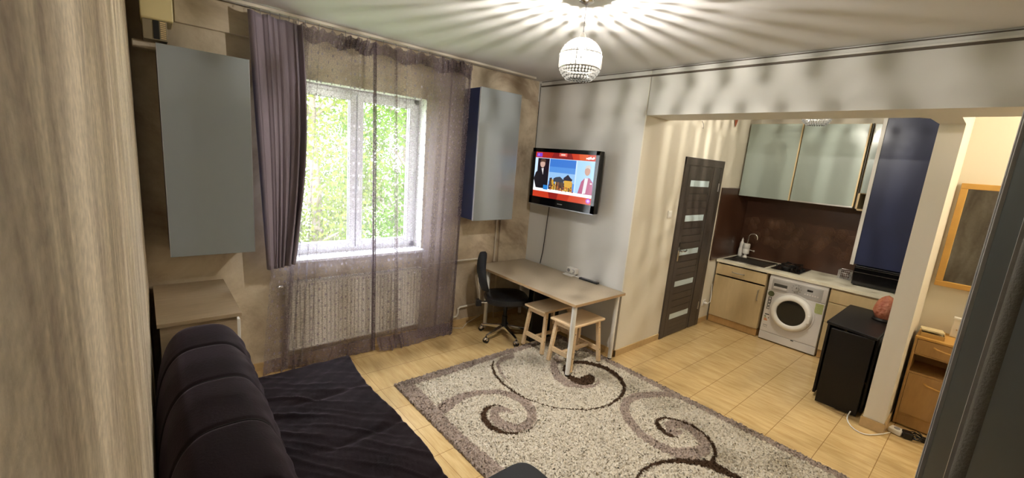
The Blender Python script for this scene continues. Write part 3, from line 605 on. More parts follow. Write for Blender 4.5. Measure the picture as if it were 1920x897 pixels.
# ---------------------------------------------------------------- rug
def rug():
    x0,x1,y0,y1=1.485,3.50,-.25,3.02
    nx,ny=440,700
    X,Y=np.meshgrid(np.linspace(x0,x1,nx),np.linspace(y0,y1,ny),indexing='ij')
    rn=np.random.default_rng(2)
    jx=rn.normal(size=X.shape)*.0035; jy=rn.normal(size=X.shape)*.0035
    Xs=X+jx*1.2; Ys=Y+jy*1.2
    def inside(strips):
        m=np.zeros(X.shape,bool)
        for st in strips:
            for a,b in zip(st[:-1],st[1:]):
                q=[(a[0],a[1]),(a[2],a[3]),(b[2],b[3]),(b[0],b[1])]
                xs=[p[0] for p in q];ys=[p[1] for p in q]
                i0=max(0,int((min(xs)-x0)/(x1-x0)*(nx-1))-3);i1=min(nx,int((max(xs)-x0)/(x1-x0)*(nx-1))+4)
                j0=max(0,int((min(ys)-y0)/(y1-y0)*(ny-1))-3);j1=min(ny,int((max(ys)-y0)/(y1-y0)*(ny-1))+4)
                if i0>=i1 or j0>=j1: continue
                px=Xs[i0:i1,j0:j1];py=Ys[i0:i1,j0:j1]
                for tri in ((q[0],q[1],q[2]),(q[0],q[2],q[3])):
                    (ax,ay),(bx,by),(cx,cy)=tri
                    d1=(px-bx)*(ay-by)-(ax-bx)*(py-by);d2=(px-cx)*(by-cy)-(bx-cx)*(py-cy);d3=(px-ax)*(cy-ay)-(cx-ax)*(py-ay)
                    neg=(d1<0)|(d2<0)|(d3<0);pos=(d1>0)|(d2>0)|(d3>0)
                    m[i0:i1,j0:j1]|=~(neg&pos)
        return m
    tau=inside(TAUPE)
    tau|=(Xs<x0+.125+.015*np.sin(Ys*5))&(Ys>.3); tau|=(Ys>y1-.10-.01*np.sin(Xs*4)); tau|=(Xs>x1-.085)
    dark=inside(DARK)
    cream=np.array(C(200,190,172)[:3]);tp=np.array(C(158,142,130)[:3]);dk=np.array(C(70,52,38)[:3])
    col=np.where(dark[...,None],dk,np.where(tau[...,None],tp,cream))
    col=col*(1+rn.normal(size=X.shape)[...,None]*.06)
    # coarser clumps
    cl=rn.normal(size=(nx//3+2,ny//3+2)); H=np.kron(cl,np.ones((3,3)))[:nx,:ny]
    Z=.018+.004*H+.0035*rn.normal(size=X.shape); Z=np.clip(Z,.004,.032)
    Z[0,:]=Z[-1,:]=.002; Z[:,0]=Z[:,-1]=.002
    V=np.stack([X+jx,Y+jy,Z],-1).reshape(-1,3)
    ii,jj=np.meshgrid(np.arange(nx-1),np.arange(ny-1),indexing='ij'); a=(ii*ny+jj).reshape(-1)
    F=np.stack([a,a+ny,a+ny+1,a+1],1)
    o=thing('dummy','x','x'); bpy.data.objects.remove(o)
    me=bpy.data.meshes.new('shag_rug'); me.vertices.add(len(V)); me.vertices.foreach_set('co',(V-np.array([2.5,1.4,0])).reshape(-1))
    me.loops.add(F.size); me.loops.foreach_set('vertex_index',F.reshape(-1)); me.polygons.add(len(F)); me.polygons.foreach_set('loop_start',np.arange(len(F))*4)
    me.update(calc_edges=True)
    ca=me.color_attributes.new('pile','FLOAT_COLOR','POINT'); cc=np.concatenate([np.clip(col,0,1),np.ones(col.shape[:2]+(1,))],-1); ca.data.foreach_set('color',cc.reshape(-1))
    m,nt,b=newmat('shag_pile'); at=nt.nodes.new('ShaderNodeAttribute'); at.attribute_name='pile'; nt.links.new(at.outputs['Color'],b.inputs['Base Color']); b.inputs['Roughness'].default_value=.95; b.inputs['Specular IOR Level'].default_value=.1
    me.materials.append(m)
    r=bpy.data.objects.new('shag_rug',me); COL.objects.link(r); r.location=(2.5,1.4,0)
    tag(r,'cream and taupe shag rug with dark brown swirls on the tiled floor','rug')
rug()

# ---------------------------------------------------------------- desk
t=thing('desk','long grey-beige desk with round white legs against the white wall','desk',(3.22,3.04,0))
part('tabletop',MB().box(2.832,3.585,2.283,3.80,.694,.72),[M['desk']],t,world=True,bevel=.002)
e=MB().box(2.829,2.833,2.283,3.80,.695,.719).box(2.832,3.585,2.280,2.284,.695,.719); part('edge_band',e,M['deskedge'],t,world=True)
for x,y,dz in ((2.862,2.315,.025),(3.505,2.315,.02),(2.872,3.60,0),(3.53,3.74,0)):
    l=part('leg',MB().lathe([(.021,.03+dz*0),(.023,.69)],16,(x,y,0)),M['whiteplastic'],t,world=True,smooth=True)
    part('foot',MB().lathe([(.014,dz),(.022,dz+.002),(.022,.032)],14,(x,y,0)),M['black'] if x<2.87 or y<3 else M['chrome'],l,world=True,smooth=True)

# ---------------------------------------------------------------- stools
def stool():
    t=thing('wooden_stool','x','stool')
    part('seat',MB().box(-.235,.235,-.150,.150,.428,.452),M['wood'],t,bevel=.008,seg=3)
    for sx in (-1,1):
        part('apron',MB().bar((sx*.185,-.11,.405),(sx*.185,.11,.405),.022,.05),M['wood'],t,bevel=.002)
        for sy in (-1,1):
            l=part('leg',MB().bar((sx*.213,sy*.142,.0),(sx*.172,sy*.112,.43),.034,.034),M['wood'],t,bevel=.003)
            for z in (.36,.13):
                pg=MB()
                f=(.43-z)/.43; px=sx*(.172+.041*f); py=sy*(.112+.03*f); pg.lathe([(.005,-.0185),(.005,.0185)],8,(px,py,z),axis='y'); part('screw',pg,M['darkprof'],l)
    
        part('stretcher',MB().bar((sx*.200,-.128,.13),(sx*.200,.128,.13),.022,.045),M['wood'],t,bevel=.002)
    part('cross_rail',MB().bar((-.20,0,.13),(.20,0,.13),.04,.022),M['wood'],t,bevel=.002)
    return t
a=stool(); a.location=(3.165,2.885,.028); a['label']='pine stool under the desk beside the black chair, behind the other stool'; a['group']='pine stools under the desk'
b=copy_tree(a); b.location=(3.135,2.478,.028); b['label']='pine stool nearest the camera, under the front corner of the desk'

# ---------------------------------------------------------------- office chair
t=thing('office_chair','black swivel office chair with chrome five-star base pushed under the desk','chair',(2.93,3.33,0),R(-28))
st=[]
for k in range(5):
    a=2*PI*k/5+.0; d=Vector((math.cos(a),math.sin(a),0))
    lg=part('base_arm',MB().bar(d*.03+Vector((0,0,.118)),d*.275+Vector((0,0,.078)),.05,.035,w2=.024,t2=.018),M['chrome'],t,bevel=.004)
    p=d*.275; n=Vector((-d.y,d.x,0)); cs=MB()
    for s in (-1,1):
        q=p+n*s*.014; cs.tube([q-n*.008+Vector((0,0,.029)),q+n*.008+Vector((0,0,.029))],.028,16)
    cs.tube([p+Vector((0,0,.03)),p+Vector((0,0,.075))],.008,8)
    part('caster',cs,M['black'],lg,smooth=True)
    part('caster_hood',MB().lathe([(.026,.030),(.030,.045),(.02,.062),(.001,.066)],14,(p.x,p.y,0)),M['chrome'],lg,smooth=True)
part('gas_lift',MB().lathe([(.03,.10),(.03,.24),(.02,.245),(.02,.40)],16),M['black'],t,smooth=True)
part('seat_plate',MB().box(-.11,.11,-.08,.08,.395,.42),M['black'],t,bevel=.006)
P=[]
for i in range(48):
    a=2*PI*i/48; ca,sa=math.cos(a),math.sin(a); X=math.copysign(abs(ca)**.65,ca)*.235; Y=math.copysign(abs(sa)**.65,sa)*.23
    P.append([(X*s,Y*s,z) for s,z in ((.001,.415),(.9,.415),(1,.43),(1.02,.455),(.98,.482),(.85,.495),(.5,.488),(.001,.484))])
part('seat',MB().grid(P,closed_u=True),mat('black_leatherette',C(22,22,24),.35,bump=.1,bscale=40),t,smooth=True)
P=[]
for i in range(15):
    v=i/14; row=[];z=.53+.43*v; hw=.205*(1-.55*max(0,v-.45)/.55)*math.sqrt(max(.05,1-abs(2*v-1)**6)); cx=-.245-.05*math.sin(PI*v*.9)-.03*v
    for k in range(20):
        a=2*PI*k/20; row.append((cx+.035*math.cos(a)+.03*(math.sin(a)**2),hw*math.sin(a),z))
    P.append(row)
mb=MB(); n=20; v=[p for r_ in P for p in r_]; f=[(i*n+k,i*n+(k+1)%n,(i+1)*n+(k+1)%n,(i+1)*n+k) for i in range(14) for k in range(n)]+[tuple(range(n))[::-1],tuple(14*n+k for k in range(n))]
mb.add(v,f); part('backrest',mb,M['blackmatte'],t,smooth=True,sub=1,autos=False)
part('back_bracket',MB().bar((-.10,0,.405),(-.29,0,.40),.045,.012).bar((-.29,0,.40),(-.335,0,.72),.045,.010,up=(1,0,0)),M['chrome'],t,bevel=.003)
part('tilt_box',MB().box(-.335,-.275,-.035,.035,.36,.43),M['black'],t,bevel=.006)
part('lever',MB().tube([(-.05,-.08,.40),(-.05,-.19,.395)],.006,8),M['black'],t,smooth=True)
t=thing('storage_box','tall black box standing under the desk between the chair and the stools','box',(3.30,3.16,0))
part('case',MB().box(3.08,3.50,3.05,3.14,0.0,.63),M['black'],t,world=True,bevel=.01); part('front_panel',MB().box(3.072,3.082,3.06,3.13,.02,.61),M['blackgloss'],t,world=True,bevel=.003)

# ---------------------------------------------------------------- television
TX=3.45; TY0=3.66; TY1=2.695; TZ0=1.452; TZ1=2.088
t=thing('television','black wall television showing a news studio with red banners','television',(3.60,3.18,1.45))
part('housing',MB().box(TX+.004,TX+.075,TY1,TY0,TZ0,TZ1),M['blackgloss'],t,world=True,bevel=.008)
bz=MB().box(TX-.004,TX+.01,TY1,TY0,TZ1-.043,TZ1).box(TX-.004,TX+.01,TY1,TY0,TZ0,TZ0+.088).box(TX-.004,TX+.01,TY1,TY1+.045,TZ0,TZ1).box(TX-.004,TX+.01,TY0-.048,TY0,TZ0,TZ1)
bzo=part('bezel',bz,M['blackgloss'],t,world=True,bevel=.002)
part('silver_strip',MB().box(TX-.006,TX+.02,TY1+.005,TY0-.005,TZ0-.008,TZ0+.002),M['silver'],t,world=True,bevel=.002)
part('wall_bracket',MB().box(TX+.07,XT-.001,3.02,3.34,1.62,1.92).box(TX+.06,TX+.09,2.95,3.42,1.66,1.88),M['black'],t,world=True)
part('logo',MB().box(TX-.0055,TX-.0035,3.13,3.20,TZ0+.038,TZ0+.047),M['alu'],bzo,world=True)
SY0,SY1=3.612,2.740; SZ0,SZ1=1.540,2.045
scr=MB(); smats=[]; sid={}
def sm_(c,e=1.0):
    k=(c,e)
    if k not in sid:
        m,nt,b=newmat('screen_colour'); b.inputs['Base Color'].default_value=(.01,.01,.01,1); b.inputs['Roughness'].default_value=.2
        b.inputs['Emission Color'].default_value=C(*c); b.inputs['Emission Strength'].default_value=e*.36; sid[k]=len(smats); smats.append(m)
    return sid[k]
lay=[0]
def poly(pts,c,e=1.0):
    lay[0]+=1; x=TX+.0035-.00005*lay[0]
    scr.add([(x,SY0+(SY1-SY0)*u,SZ1+(SZ0-SZ1)*v) for u,v in pts],[tuple(range(len(pts)))],sm_(c,e))
def rc(u0,v0,u1,v1,c,e=1.0): poly([(u0,v0),(u1,v0),(u1,v1),(u0,v1)],c,e)
def el(u,v,ru,rv,c,e=1.0): poly([(u+ru*math.cos(2*PI*k/20),v+rv*math.sin(2*PI*k/20)) for k in range(20)],c,e)
rc(0,0,1,1,(206,62,34))
poly([(.12,0),(.33,0),(.28,.13),(.12,.13)],(178,40,30)); poly([(.33,0),(.62,0),(.66,.13),(.28,.13)],(140,34,34)); poly([(.74,0),(.88,0),(.88,.13),(.76,.13)],(226,96,44))
poly([(.28,.86),(.46,.86),(.44,1),(.31,1)],(150,32,26)); poly([(.46,.86),(.66,.86),(.70,1),(.44,1)],(196,54,32)); poly([(.66,.86),(1,.86),(1,1),(.62,1)],(216,78,46))
rc(.02,.02,.12,.105,(136,70,210)); rc(.04,.035,.07,.085,(184,130,236)); rc(.42,.0,.55,.07,(232,96,84)); rc(.45,.02,.52,.05,(250,214,200))
rc(0,.125,1,.86,(196,220,246),1.2)
rc(.05,.135,.26,.80,(34,20,30)); rc(.0,.6,.06,.80,(236,240,250),1.2)
rc(.27,.135,.71,.80,(86,146,222),1.1); rc(.27,.135,.71,.30,(64,122,208),1.1); rc(.27,.42,.71,.62,(150,194,238),1.1)
rc(.73,.135,1,.86,(166,206,240),1.2); rc(0,.80,1,.865,(244,244,248),1.3)
rnd=random.Random(8)
for i in range(34):
    u=rnd.uniform(.27,.68); v=rnd.uniform(.52,.74); rc(u,v,u+rnd.uniform(.015,.05),.80,rnd.choice([(214,164,60),(190,130,50),(240,206,110),(96,74,58),(70,50,50),(150,96,70)]),1.0)
poly([(.53,.52),(.60,.44),(.64,.50),(.68,.54),(.66,.58),(.53,.58)],(50,46,60)); rc(.55,.57,.67,.72,(228,176,72)); poly([(.36,.55),(.40,.52),(.47,.50),(.53,.56),(.53,.62),(.36,.62)],(60,66,80))
for i in range(46):
    u=rnd.uniform(.27,.69); v=rnd.uniform(.68,.79); rc(u,v,u+rnd.uniform(.008,.02),v+.03,rnd.choice([(90,40,30),(150,60,40),(236,196,120),(60,34,30),(198,110,60)]),1.0)
# presenter with dark jacket
poly([(.0,.60),(.03,.46),(.10,.36),(.17,.35),(.24,.45),(.26,.62),(.22,.80),(.05,.80)],(26,22,30)); poly([(.13,.36),(.17,.35),(.165,.5)],(232,226,228)); el(.145,.255,.045,.085,(214,176,160)); poly([(.10,.23),(.11,.16),(.16,.13),(.20,.17),(.19,.22),(.14,.21)],(92,66,52)); rc(.19,.72,.27,.82,(44,132,214))
# guest in pink jacket
poly([(.78,.80),(.82,.55),(.87,.47),(.94,.46),(.995,.55),(1,.80)],(190,96,134)); poly([(.87,.47),(.92,.47),(.90,.78),(.85,.80)],(240,238,240)); el(.90,.33,.042,.09,(206,160,140)); poly([(.86,.29),(.87,.22),(.92,.20),(.95,.25),(.94,.29),(.90,.26)],(216,210,204)); rc(.955,.56,.985,.585,(244,240,240))
for k,(a,b_,c_,d_) in enumerate(((.86,.065,.89,.09),(.89,.05,.91,.10),(.915,.04,.935,.09),(.94,.06,.97,.09),(.96,.045,.985,.08))): rc(a,b_,c_,d_,(250,240,238),1.3)
el(.955,.925,.035,.05,(190,90,220)); el(.955,.925,.018,.025,(232,200,244))
part('screen',scr,smats,t,world=True)
cb=MB().tube([(3.60,3.46,1.46),(3.602,3.475,1.30),(3.60,3.485,1.08),(3.602,3.50,.88),(3.600,3.525,.722)],.005,6)
tag(part('television_cable',cb,M['black'],smooth=True),'black cable hanging down the white wall from the television to the desk','cable')
cb=MB().tube([(3.608,3.80,2.83),(3.609,3.802,2.5),(3.607,3.80,2.10),(3.61,3.80,2.05)],.0035,6)
tag(part('aerial_wire',cb,M['black'],smooth=True),'thin black wire running down the room corner above the television','cable')
tag(part('cable_trunking',MB().box(3.596,3.622,3.765,3.80,1.50,1.98),M['grille'],bevel=.004),'narrow grey cable trunking beside the left edge of the television','trunking')
# desk items
t=thing('wall_socket','white double socket block on the wall just above the desk','socket',(3.60,3.0,.75))
part('box',MB().box(3.565,3.621,2.935,3.065,.735,.80),M['whiteplastic'],t,world=True,bevel=.006)
for y in (2.967,3.033): part('outlet',MB().lathe([(.021,0),(.021,.002),(.017,.001),(.016,-.006),(.001,-.006)],16,(0,0,0),axis='x') if 0 else MB().tube([(3.566,y,.768),(3.562,y,.768)],.020,16),M['grille'],t,world=True)
part('plug',MB().tube([(3.566,2.967,.768),(3.53,2.967,.768)],.016,12),M['whiteplastic'],t,world=True,smooth=True)
t=thing('network_switch','flat white box lying on the desk below the socket','box',(3.53,2.99,.72))
part('casing',MB().box(3.50,3.56,2.93,3.06,.7205,.735),M['whiteplastic'],t,world=True,bevel=.003); part('cable',MB().tube([(3.55,2.93,.728),(3.555,2.88,.726),(3.57,2.84,.724),(3.575,2.83,.724)],.004,6),M['whiteplastic'],t,world=True)
t=thing('remote_control','black remote control on the desk by the wall','remote control',(3.55,2.73,.72),R(3))
part('body',MB().box(-.022,.022,-.125,.115,.001,.020),M['black'],t,bevel=.005)
kb=MB()
for i in range(9):
    for j in range(3): kb.box(-.014+j*.011,-.007+j*.011,-.10+i*.021,-.088+i*.021,.019,.0225)
part('keys',kb,M['grille'],t)

# ---------------------------------------------------------------- lamps
def crystal_lamp(name,label,loc,power,col):
    t=thing(name,label,'lamp',loc); r=.120; top=ZC-loc[2]
    part('cord',MB().tube([(0,0,r+.03),(0,0,top-.02)],.0025,6),M['grille'],t)
    part('ceiling_cup',MB().lathe([(.045,top-.001),(.04,top-.02),(.01,top-.035)],20),M['chrome'],t,smooth=True)
    part('socket',MB().lathe([(.008,r+.035),(.018,r+.02),(.018,r-.03),(.014,r-.035)],14),M['whiteplastic'],t,smooth=True)
    part('light_block_cap',MB().lathe([(.036,r*.94),(.028,r*.995),(.018,r+.01),(.010,r+.012)],20),M['chrome'],t,smooth=True)  # cap added to block the bulb's upward light and calm the ceiling hot spot
    part('bulb',MB().lathe([(.010,.085),(.014,.07),(.016,.055),(.012,.04),(.001,.034)],14),M['bulb'],t,smooth=True)
    rn=random.Random(3)
    for z in (.038,-.040): part('ring',MB().tube([(math.sqrt(r*r-z*z)*math.cos(a),math.sqrt(r*r-z*z)*math.sin(a),z) for a in [2*PI*i/48 for i in range(48)]],.0022,6,closed=True),M['steel'],t,smooth=True)
    ns=25
    for i in range(ns):
        a=2*PI*i/ns; c=Vector((math.cos(a),math.sin(a),0)); n=Vector((-c.y,c.x,0)); m=MB(); rr=r*.965; wd_=rn.uniform(.0110,.0148)
        m.add([c*rr+n*sx*wd_+c*q+Vector((0,0,z)) for z in (-.036,.034) for sx,q in ((-1,-.003),(-.55,.006),(.55,.006),(1,-.003),(0,-.008))],[(0,1,2,3,4)[::-1],(5,6,7,8,9)]+[(k,(k+1)%5,(k+1)%5+5,k+5) for k in range(5)])
        part('crystal',m,M['crystal'],t)
    for nm,rows in (('upper_beads',[r*math.sin(R(24+7.6*k)) for k in range(7)]),('lower_beads',[-.050-.0145*k for k in range(4)])):
        b=MB()
        for z in rows:
            q=math.sqrt(max(.0004,r*r-z*z)); nb=max(8,int(2*PI*q/.0175)) if z>0 else max(8,int(2*PI*q/.0185)); of=rn.random()*6
            for i in range(nb):
                a=2*PI*i/nb+of; b.sphere((q*math.cos(a),q*math.sin(a),z),.0078 if z<0 else .0085,6,4)
        part(nm,b,M['bead'],t)
    lamp_light('bulb_light',(0,0,.055),power,col,.007,t)
    return t
crystal_lamp('crystal_pendant_lamp','lit globe pendant lamp of crystals hanging in the middle of the living room',(1.94,1.735,2.524),LAMP,(1,.94,.86))
crystal_lamp('crystal_pendant_lamp','lit crystal globe lamp of the kitchen, only its underside showing below the beam',(4.72,1.27,2.572),KLAMP,(1,.93,.80))

# ---------------------------------------------------------------- door of the side wall
dx0,dx1=4.475,5.425; dt=2.12; y=2.34
f=MB().box(dx0,dx0+.085,y-.02,y+.01,0,dt).box(dx1-.085,dx1,y-.02,y+.01,0,dt).box(dx0,dx1,y-.021,y+.01,dt-.085,dt)
d=struct('door_1',f,M['doorwood'],bevel=.004)
lf=MB(); lx0,lx1=dx0+.088,dx1-.088; yy=y-.012
gz=[(1.80,1.87),(1.40,1.47),(1.00,1.065),(.62,.685),(.215,.28)]
lf.box(lx0,lx1,yy,y+.008,0.008,dt-.088)
leaf=part('door_leaf',lf,M['doorwood'],d,bevel=.002)
fr=MB().box(lx0,4.635,yy-.008,yy+.003,.008,dt-.088).box(5.10,5.12,yy-.008,yy+.003,.008,dt-.088).box(5.17,lx1,yy-.008,yy+.003,.008,dt-.088)
zs=[.008]+[v for a,b in reversed(gz) for v in (a,b)]+[dt-.088]
fr.box(4.635,5.10,yy-.004,yy+.003,.008,.205)
for k in range(0,len(zs),2):
    a,b=zs[k],zs[k+1]; n=4 if b-a>.2 else 1
    for q in range(n): fr.box(4.636,5.099,yy-.006-.001*(q%2),yy+.003,a+(b-a)*q/n+.003,a+(b-a)*(q+1)/n-.003)
part('stiles_and_slats',fr,M['doorwood'],leaf,bevel=.002)
for a,b in gz: part('glass_strip',MB().box(4.645,5.095,yy-.004,yy+.001,a,b),M['doorglass'],leaf)
h=MB().box(4.585,4.612,yy-.014,yy-.006,.94,1.16).tube([(4.60,yy-.01,1.065),(4.60,yy-.055,1.065),(4.62,yy-.06,1.068),(4.66,yy-.058,1.060),(4.70,yy-.055,1.066),(4.715,yy-.05,1.075)],.008,8)
part('door_handle',h,M['chrome'],leaf,smooth=True)
for z in (.28,1.80): part('hinge',MB().tube([(5.345,yy-.012,z-.05),(5.345,yy-.012,z+.05)],.008,8),M['alu'],leaf,smooth=True)
def plate(name,label,cat,x,z,w=.08,h=.08,yw=2.34):
    t=thing(name,label,cat,(x,yw,z)); part('plate',MB().box(-w/2,w/2,-.010,.002,-h/2,h/2),M['whiteplastic'],t,bevel=.003); return t
t=plate('light_switch','white light switch on the cream wall left of the dark door','switch',4.312,1.49); part('rocker',MB().box(-.028,.028,-.015,-.008,-.028,.028),M['whiteplastic'],t,bevel=.002)
t=plate('wall_socket','white wall socket low between the dark door and the sink cabinet','socket',5.545,.275); part('outlet',MB().tube([(0,-.009,0),(0,-.012,0)],.022,14),M['grille'],t); part('plug',MB().tube([(0,-.01,0),(0,-.05,0)],.017,12),M['whiteplastic'],t,smooth=True)
tag(part('plug_cord',MB().tube([(5.545,2.29,.275),(5.58,2.27,.30),(5.63,2.29,.36),(5.66,2.31,.44),(5.675,2.322,.52)],.004,6),M['whiteplastic'],smooth=True),'thin white cord from the low socket up beside the sink cabinet','cord')
t=thing('carved_ornament','small red-brown wooden ornament hanging high on the kitchen wall','ornament',(5.53,2.33,2.62))
part('carving',MB().add([(.03*math.sin(a)*(1-.25*math.cos(a)),-.012+ .0*a,-.075*math.cos(a)) for a in [2*PI*k/18 for k in range(18)]]+[(0,-.03,0)],[(k,(k+1)%18,18) for k in range(18)]),M['brownwood'],t,smooth=True)
part('loop',MB().tube([(0,-.012,.075),(.006,-.012,.09),(0,-.012,.105)],.002,5),M['brownwood'],t)
tag(part('wall_hook',MB().tube([(4.70,2.335,2.52),(4.70,2.315,2.49),(4.705,2.31,2.46),(4.715,2.315,2.44),(4.72,2.325,2.45)],.003,6),M['alu'],smooth=True),'small wire hook on the wall high above the dark door','hook')
# ---------------------------------------------------------------- kitchen
KX=5.70; CT=.866
t=thing('worktop','long speckled cream kitchen worktop with rounded front edge','worktop',(6.04,1.4,.83))
# worktop with sink cut-out
sx0,sx1,sy0,sy1=5.80,6.27,1.80,2.27
w=MB().box(KX-.012,sx0,.45,2.325,.832,CT).box(sx1,6.365,.45,2.325,.832,CT).box(sx0,sx1,.45,sy0,.832,CT).box(sx0,sx1,sy1,2.325,.832,CT)
part('slab',w,M['counter'],t,world=True)
t=thing('kitchen_sink','stainless steel inset sink in the worktop','sink',(6.03,2.03,CT))
s=MB(); z=CT+.003
rim=[(sx0-.015,sy0-.015),(sx1+.015,sy0-.015),(sx1+.015,sy1+.015),(sx0-.015,sy1+.015)]
s.box(sx0-.015,sx0+.03,sy0-.015,sy1+.015,CT,z).box(sx1-.09,sx1+.015,sy0-.015,sy1+.015,CT,z).box(sx0,sx1,sy0-.015,sy0+.03,CT,z).box(sx0,sx1,sy1-.03,sy1+.015,CT,z)
part('rim',s,M['steel'],t,world=True,bevel=.001)
a0,a1,b0,b1=sx0+.03,sx1-.09,sy0+.03,sy1-.03; zb=CT-.15
s=MB().box(a0-.002,a0,b0,b1,zb,z).box(a1,a1+.002,b0,b1,zb,z).box(a0,a1,b0-.002,b0,zb,z).box(a0,a1,b1,b1+.002,zb,z).box(a0,a1,b0,b1,zb-.003,zb)
part('bowl',s,M['steel'],t,world=True); part('drain',MB().lathe([(.04,zb+.002),(.03,zb+.004),(.001,zb+.003)],18,((a0+a1)/2,(b0+b1)/2,0)),M['chrome'],t,world=True)
t=thing('faucet','white countertop tap with a chrome gooseneck spout behind the sink','faucet',(6.235,2.185,CT+.003))
part('base',MB().lathe([(.028,0),(.030,.012),(.018,.03),(.018,.05)],18),M['whiteplastic'],t,smooth=True)
part('filter_body',MB().lathe([(.03,.05),(.042,.055),(.042,.115),(.040,.118),(.040,.122),(.042,.125),(.042,.185),(.036,.192),(.001,.194)],22),M['whiteplastic'],t,smooth=True)
part('spout',MB().tube([(0,0,.19),(0,-.004,.26)]+[(-.0,-.055+.055*math.cos(a)-.004,.29+.05*math.sin(a)) for a in [PI*k/10 for k in range(11)]]+[(0,-.114,.265)],.008,10),M['chrome'],t,smooth=True)
part('lever',MB().tube([(-.01,-.04,.115),(-.02,-.10,.110)],.005,8).sphere((-.02,-.105,.110),.012),M['whiteplastic'],t,smooth=True)
t=thing('soap_bottle','white washing-up liquid bottle in the corner behind the sink','bottle',(6.27,2.262,CT+.003))
part('bottle_body',MB().lathe([(.028,0),(.032,.01),(.033,.09),(.026,.14),(.028,.17),(.020,.20),(.012,.215)],18),M['whiteplastic'],t,smooth=True); part('cap',MB().lathe([(.013,.213),(.013,.235),(.006,.245),(.005,.258)],12),M['whiteplastic'],t,smooth=True)
t=thing('gas_hob','black two-burner glass gas hob on the worktop','hob',(6.09,1.575,CT))
part('glass_plate',MB().box(5.86,6.33,1.42,1.735,CT+.0005,CT+.012),M['hobglass'],t,world=True,bevel=.003)
for cx in (5.99,6.215):
    b=part('burner',MB().lathe([(.045,.012),(.045,.022),(.03,.026),(.03,.032),(.001,.034)],20,(cx,1.60,CT)),M['iron'],t,world=True,smooth=True)
    part('burner_cap',MB().lathe([(.028,.032),(.028,.037),(.001,.038)],18,(cx,1.60,CT)),M['steel'],b,world=True,smooth=True)
    g=MB()
    for k in range(4): 
        a=PI/4+k*PI/2; d=Vector((math.cos(a),math.sin(a),0)); c=Vector((cx,1.60,CT)); g.bar(c+d*.025+Vector((0,0,.052)),c+d*.125+Vector((0,0,.052)),.007,.009).bar(c+d*.12+Vector((0,0,.012)),c+d*.125+Vector((0,0,.056)),.007,.009,up=(1,0,0))
    g.tube([(cx+.088*math.cos(q),1.60+.088*math.sin(q),CT+.046) for q in [2*PI*i/24 for i in range(24)]],.004,6,closed=True)
    part('pan_support',g,M['iron'],t,world=True)
for k in (0,1): part('knob',MB().lathe([(.017,.012),(.016,.032),(.001,.033)],14,(6.03+.10*k,1.455,CT)),M['black'],t,world=True,smooth=True)
t=thing('glass_jars','small clear dish rack at the back of the worktop beside the black appliance','rack',(6.28,1.07,CT))
g=MB().box(6.20,6.34,1.015,1.125,CT+.001,CT+.004)
for i in range(8): g.bar((6.20+.02*i,1.015,CT),(6.20+.02*i,1.015,CT+.10),.003,.003).bar((6.20+.02*i,1.125,CT),(6.20+.02*i,1.125,CT+.10),.003,.003)
for i in range(7): g.bar((6.20,1.015+.018*i,CT),(6.20,1.015+.018*i,CT+.10),.003,.003)
for z in (.05,.10): g.tube([(6.20,1.015,CT+z),(6.34,1.015,CT+z),(6.34,1.125,CT+z),(6.20,1.125,CT+z)],.003,5,closed=True)
part('wire_body',g,M['alu'],t,world=True); t.name='dish_rack'
t=thing('bread_bin','glossy black box-shaped appliance on the worktop under the navy cabinet','appliance',(6.15,.72,CT))
part('shell',MB().box(5.965,6.36,.47,.95,CT+.012,CT+.225),M['blackgloss'],t,world=True,bevel=.008)
part('lid_line',MB().box(5.962,5.967,.475,.945,CT+.15,CT+.156).box(5.962,5.967,.475,.945,CT+.20,CT+.205),M['darkprof'],t,world=True)
for x in (5.99,6.33):
    for yy in (.50,.92): part('foot',MB().lathe([(.012,0),(.014,.014)],10,(x,yy,CT)),M['black'],t,world=True)
t.name='countertop_appliance'
# sink cabinet
t=thing('sink_cabinet','maple kitchen base cabinet under the sink with one drawer and one door','cabinet',(6.0,2.01,0))
part('carcass',MB().box(KX+.02,6.36,1.705,1.721,.095,.826).box(KX+.02,6.36,2.302,2.318,.095,.826).box(KX+.02,6.36,1.705,2.318,.095,.111).box(6.345,6.36,1.705,2.318,.095,.826),M['maple'],t,world=True)
part('plinth',MB().box(KX+.012,6.30,1.708,2.316,.006,.094),M['maple_dark'],t,world=True)
dd=part('drawer',MB().box(KX,KX+.018,1.708,2.316,.672,.812),M['maple'],t,world=True,bevel=.003)
part('handle',MB().tube([(KX,2.11,.738),(KX-.022,2.10,.738),(KX-.026,2.04,.738),(KX-.022,1.97,.738),(KX,1.96,.738)],.006,8),M['alu'],dd,world=True,smooth=True)
dd=part('door',MB().box(KX,KX+.018,1.708,2.316,.10,.652),M['maple'],t,world=True,bevel=.003)
part('handle',MB().tube([(KX,1.765,.60),(KX-.022,1.765,.595),(KX-.026,1.765,.53),(KX-.022,1.765,.465),(KX,1.765,.46)],.006,8),M['alu'],dd,world=True,smooth=True)
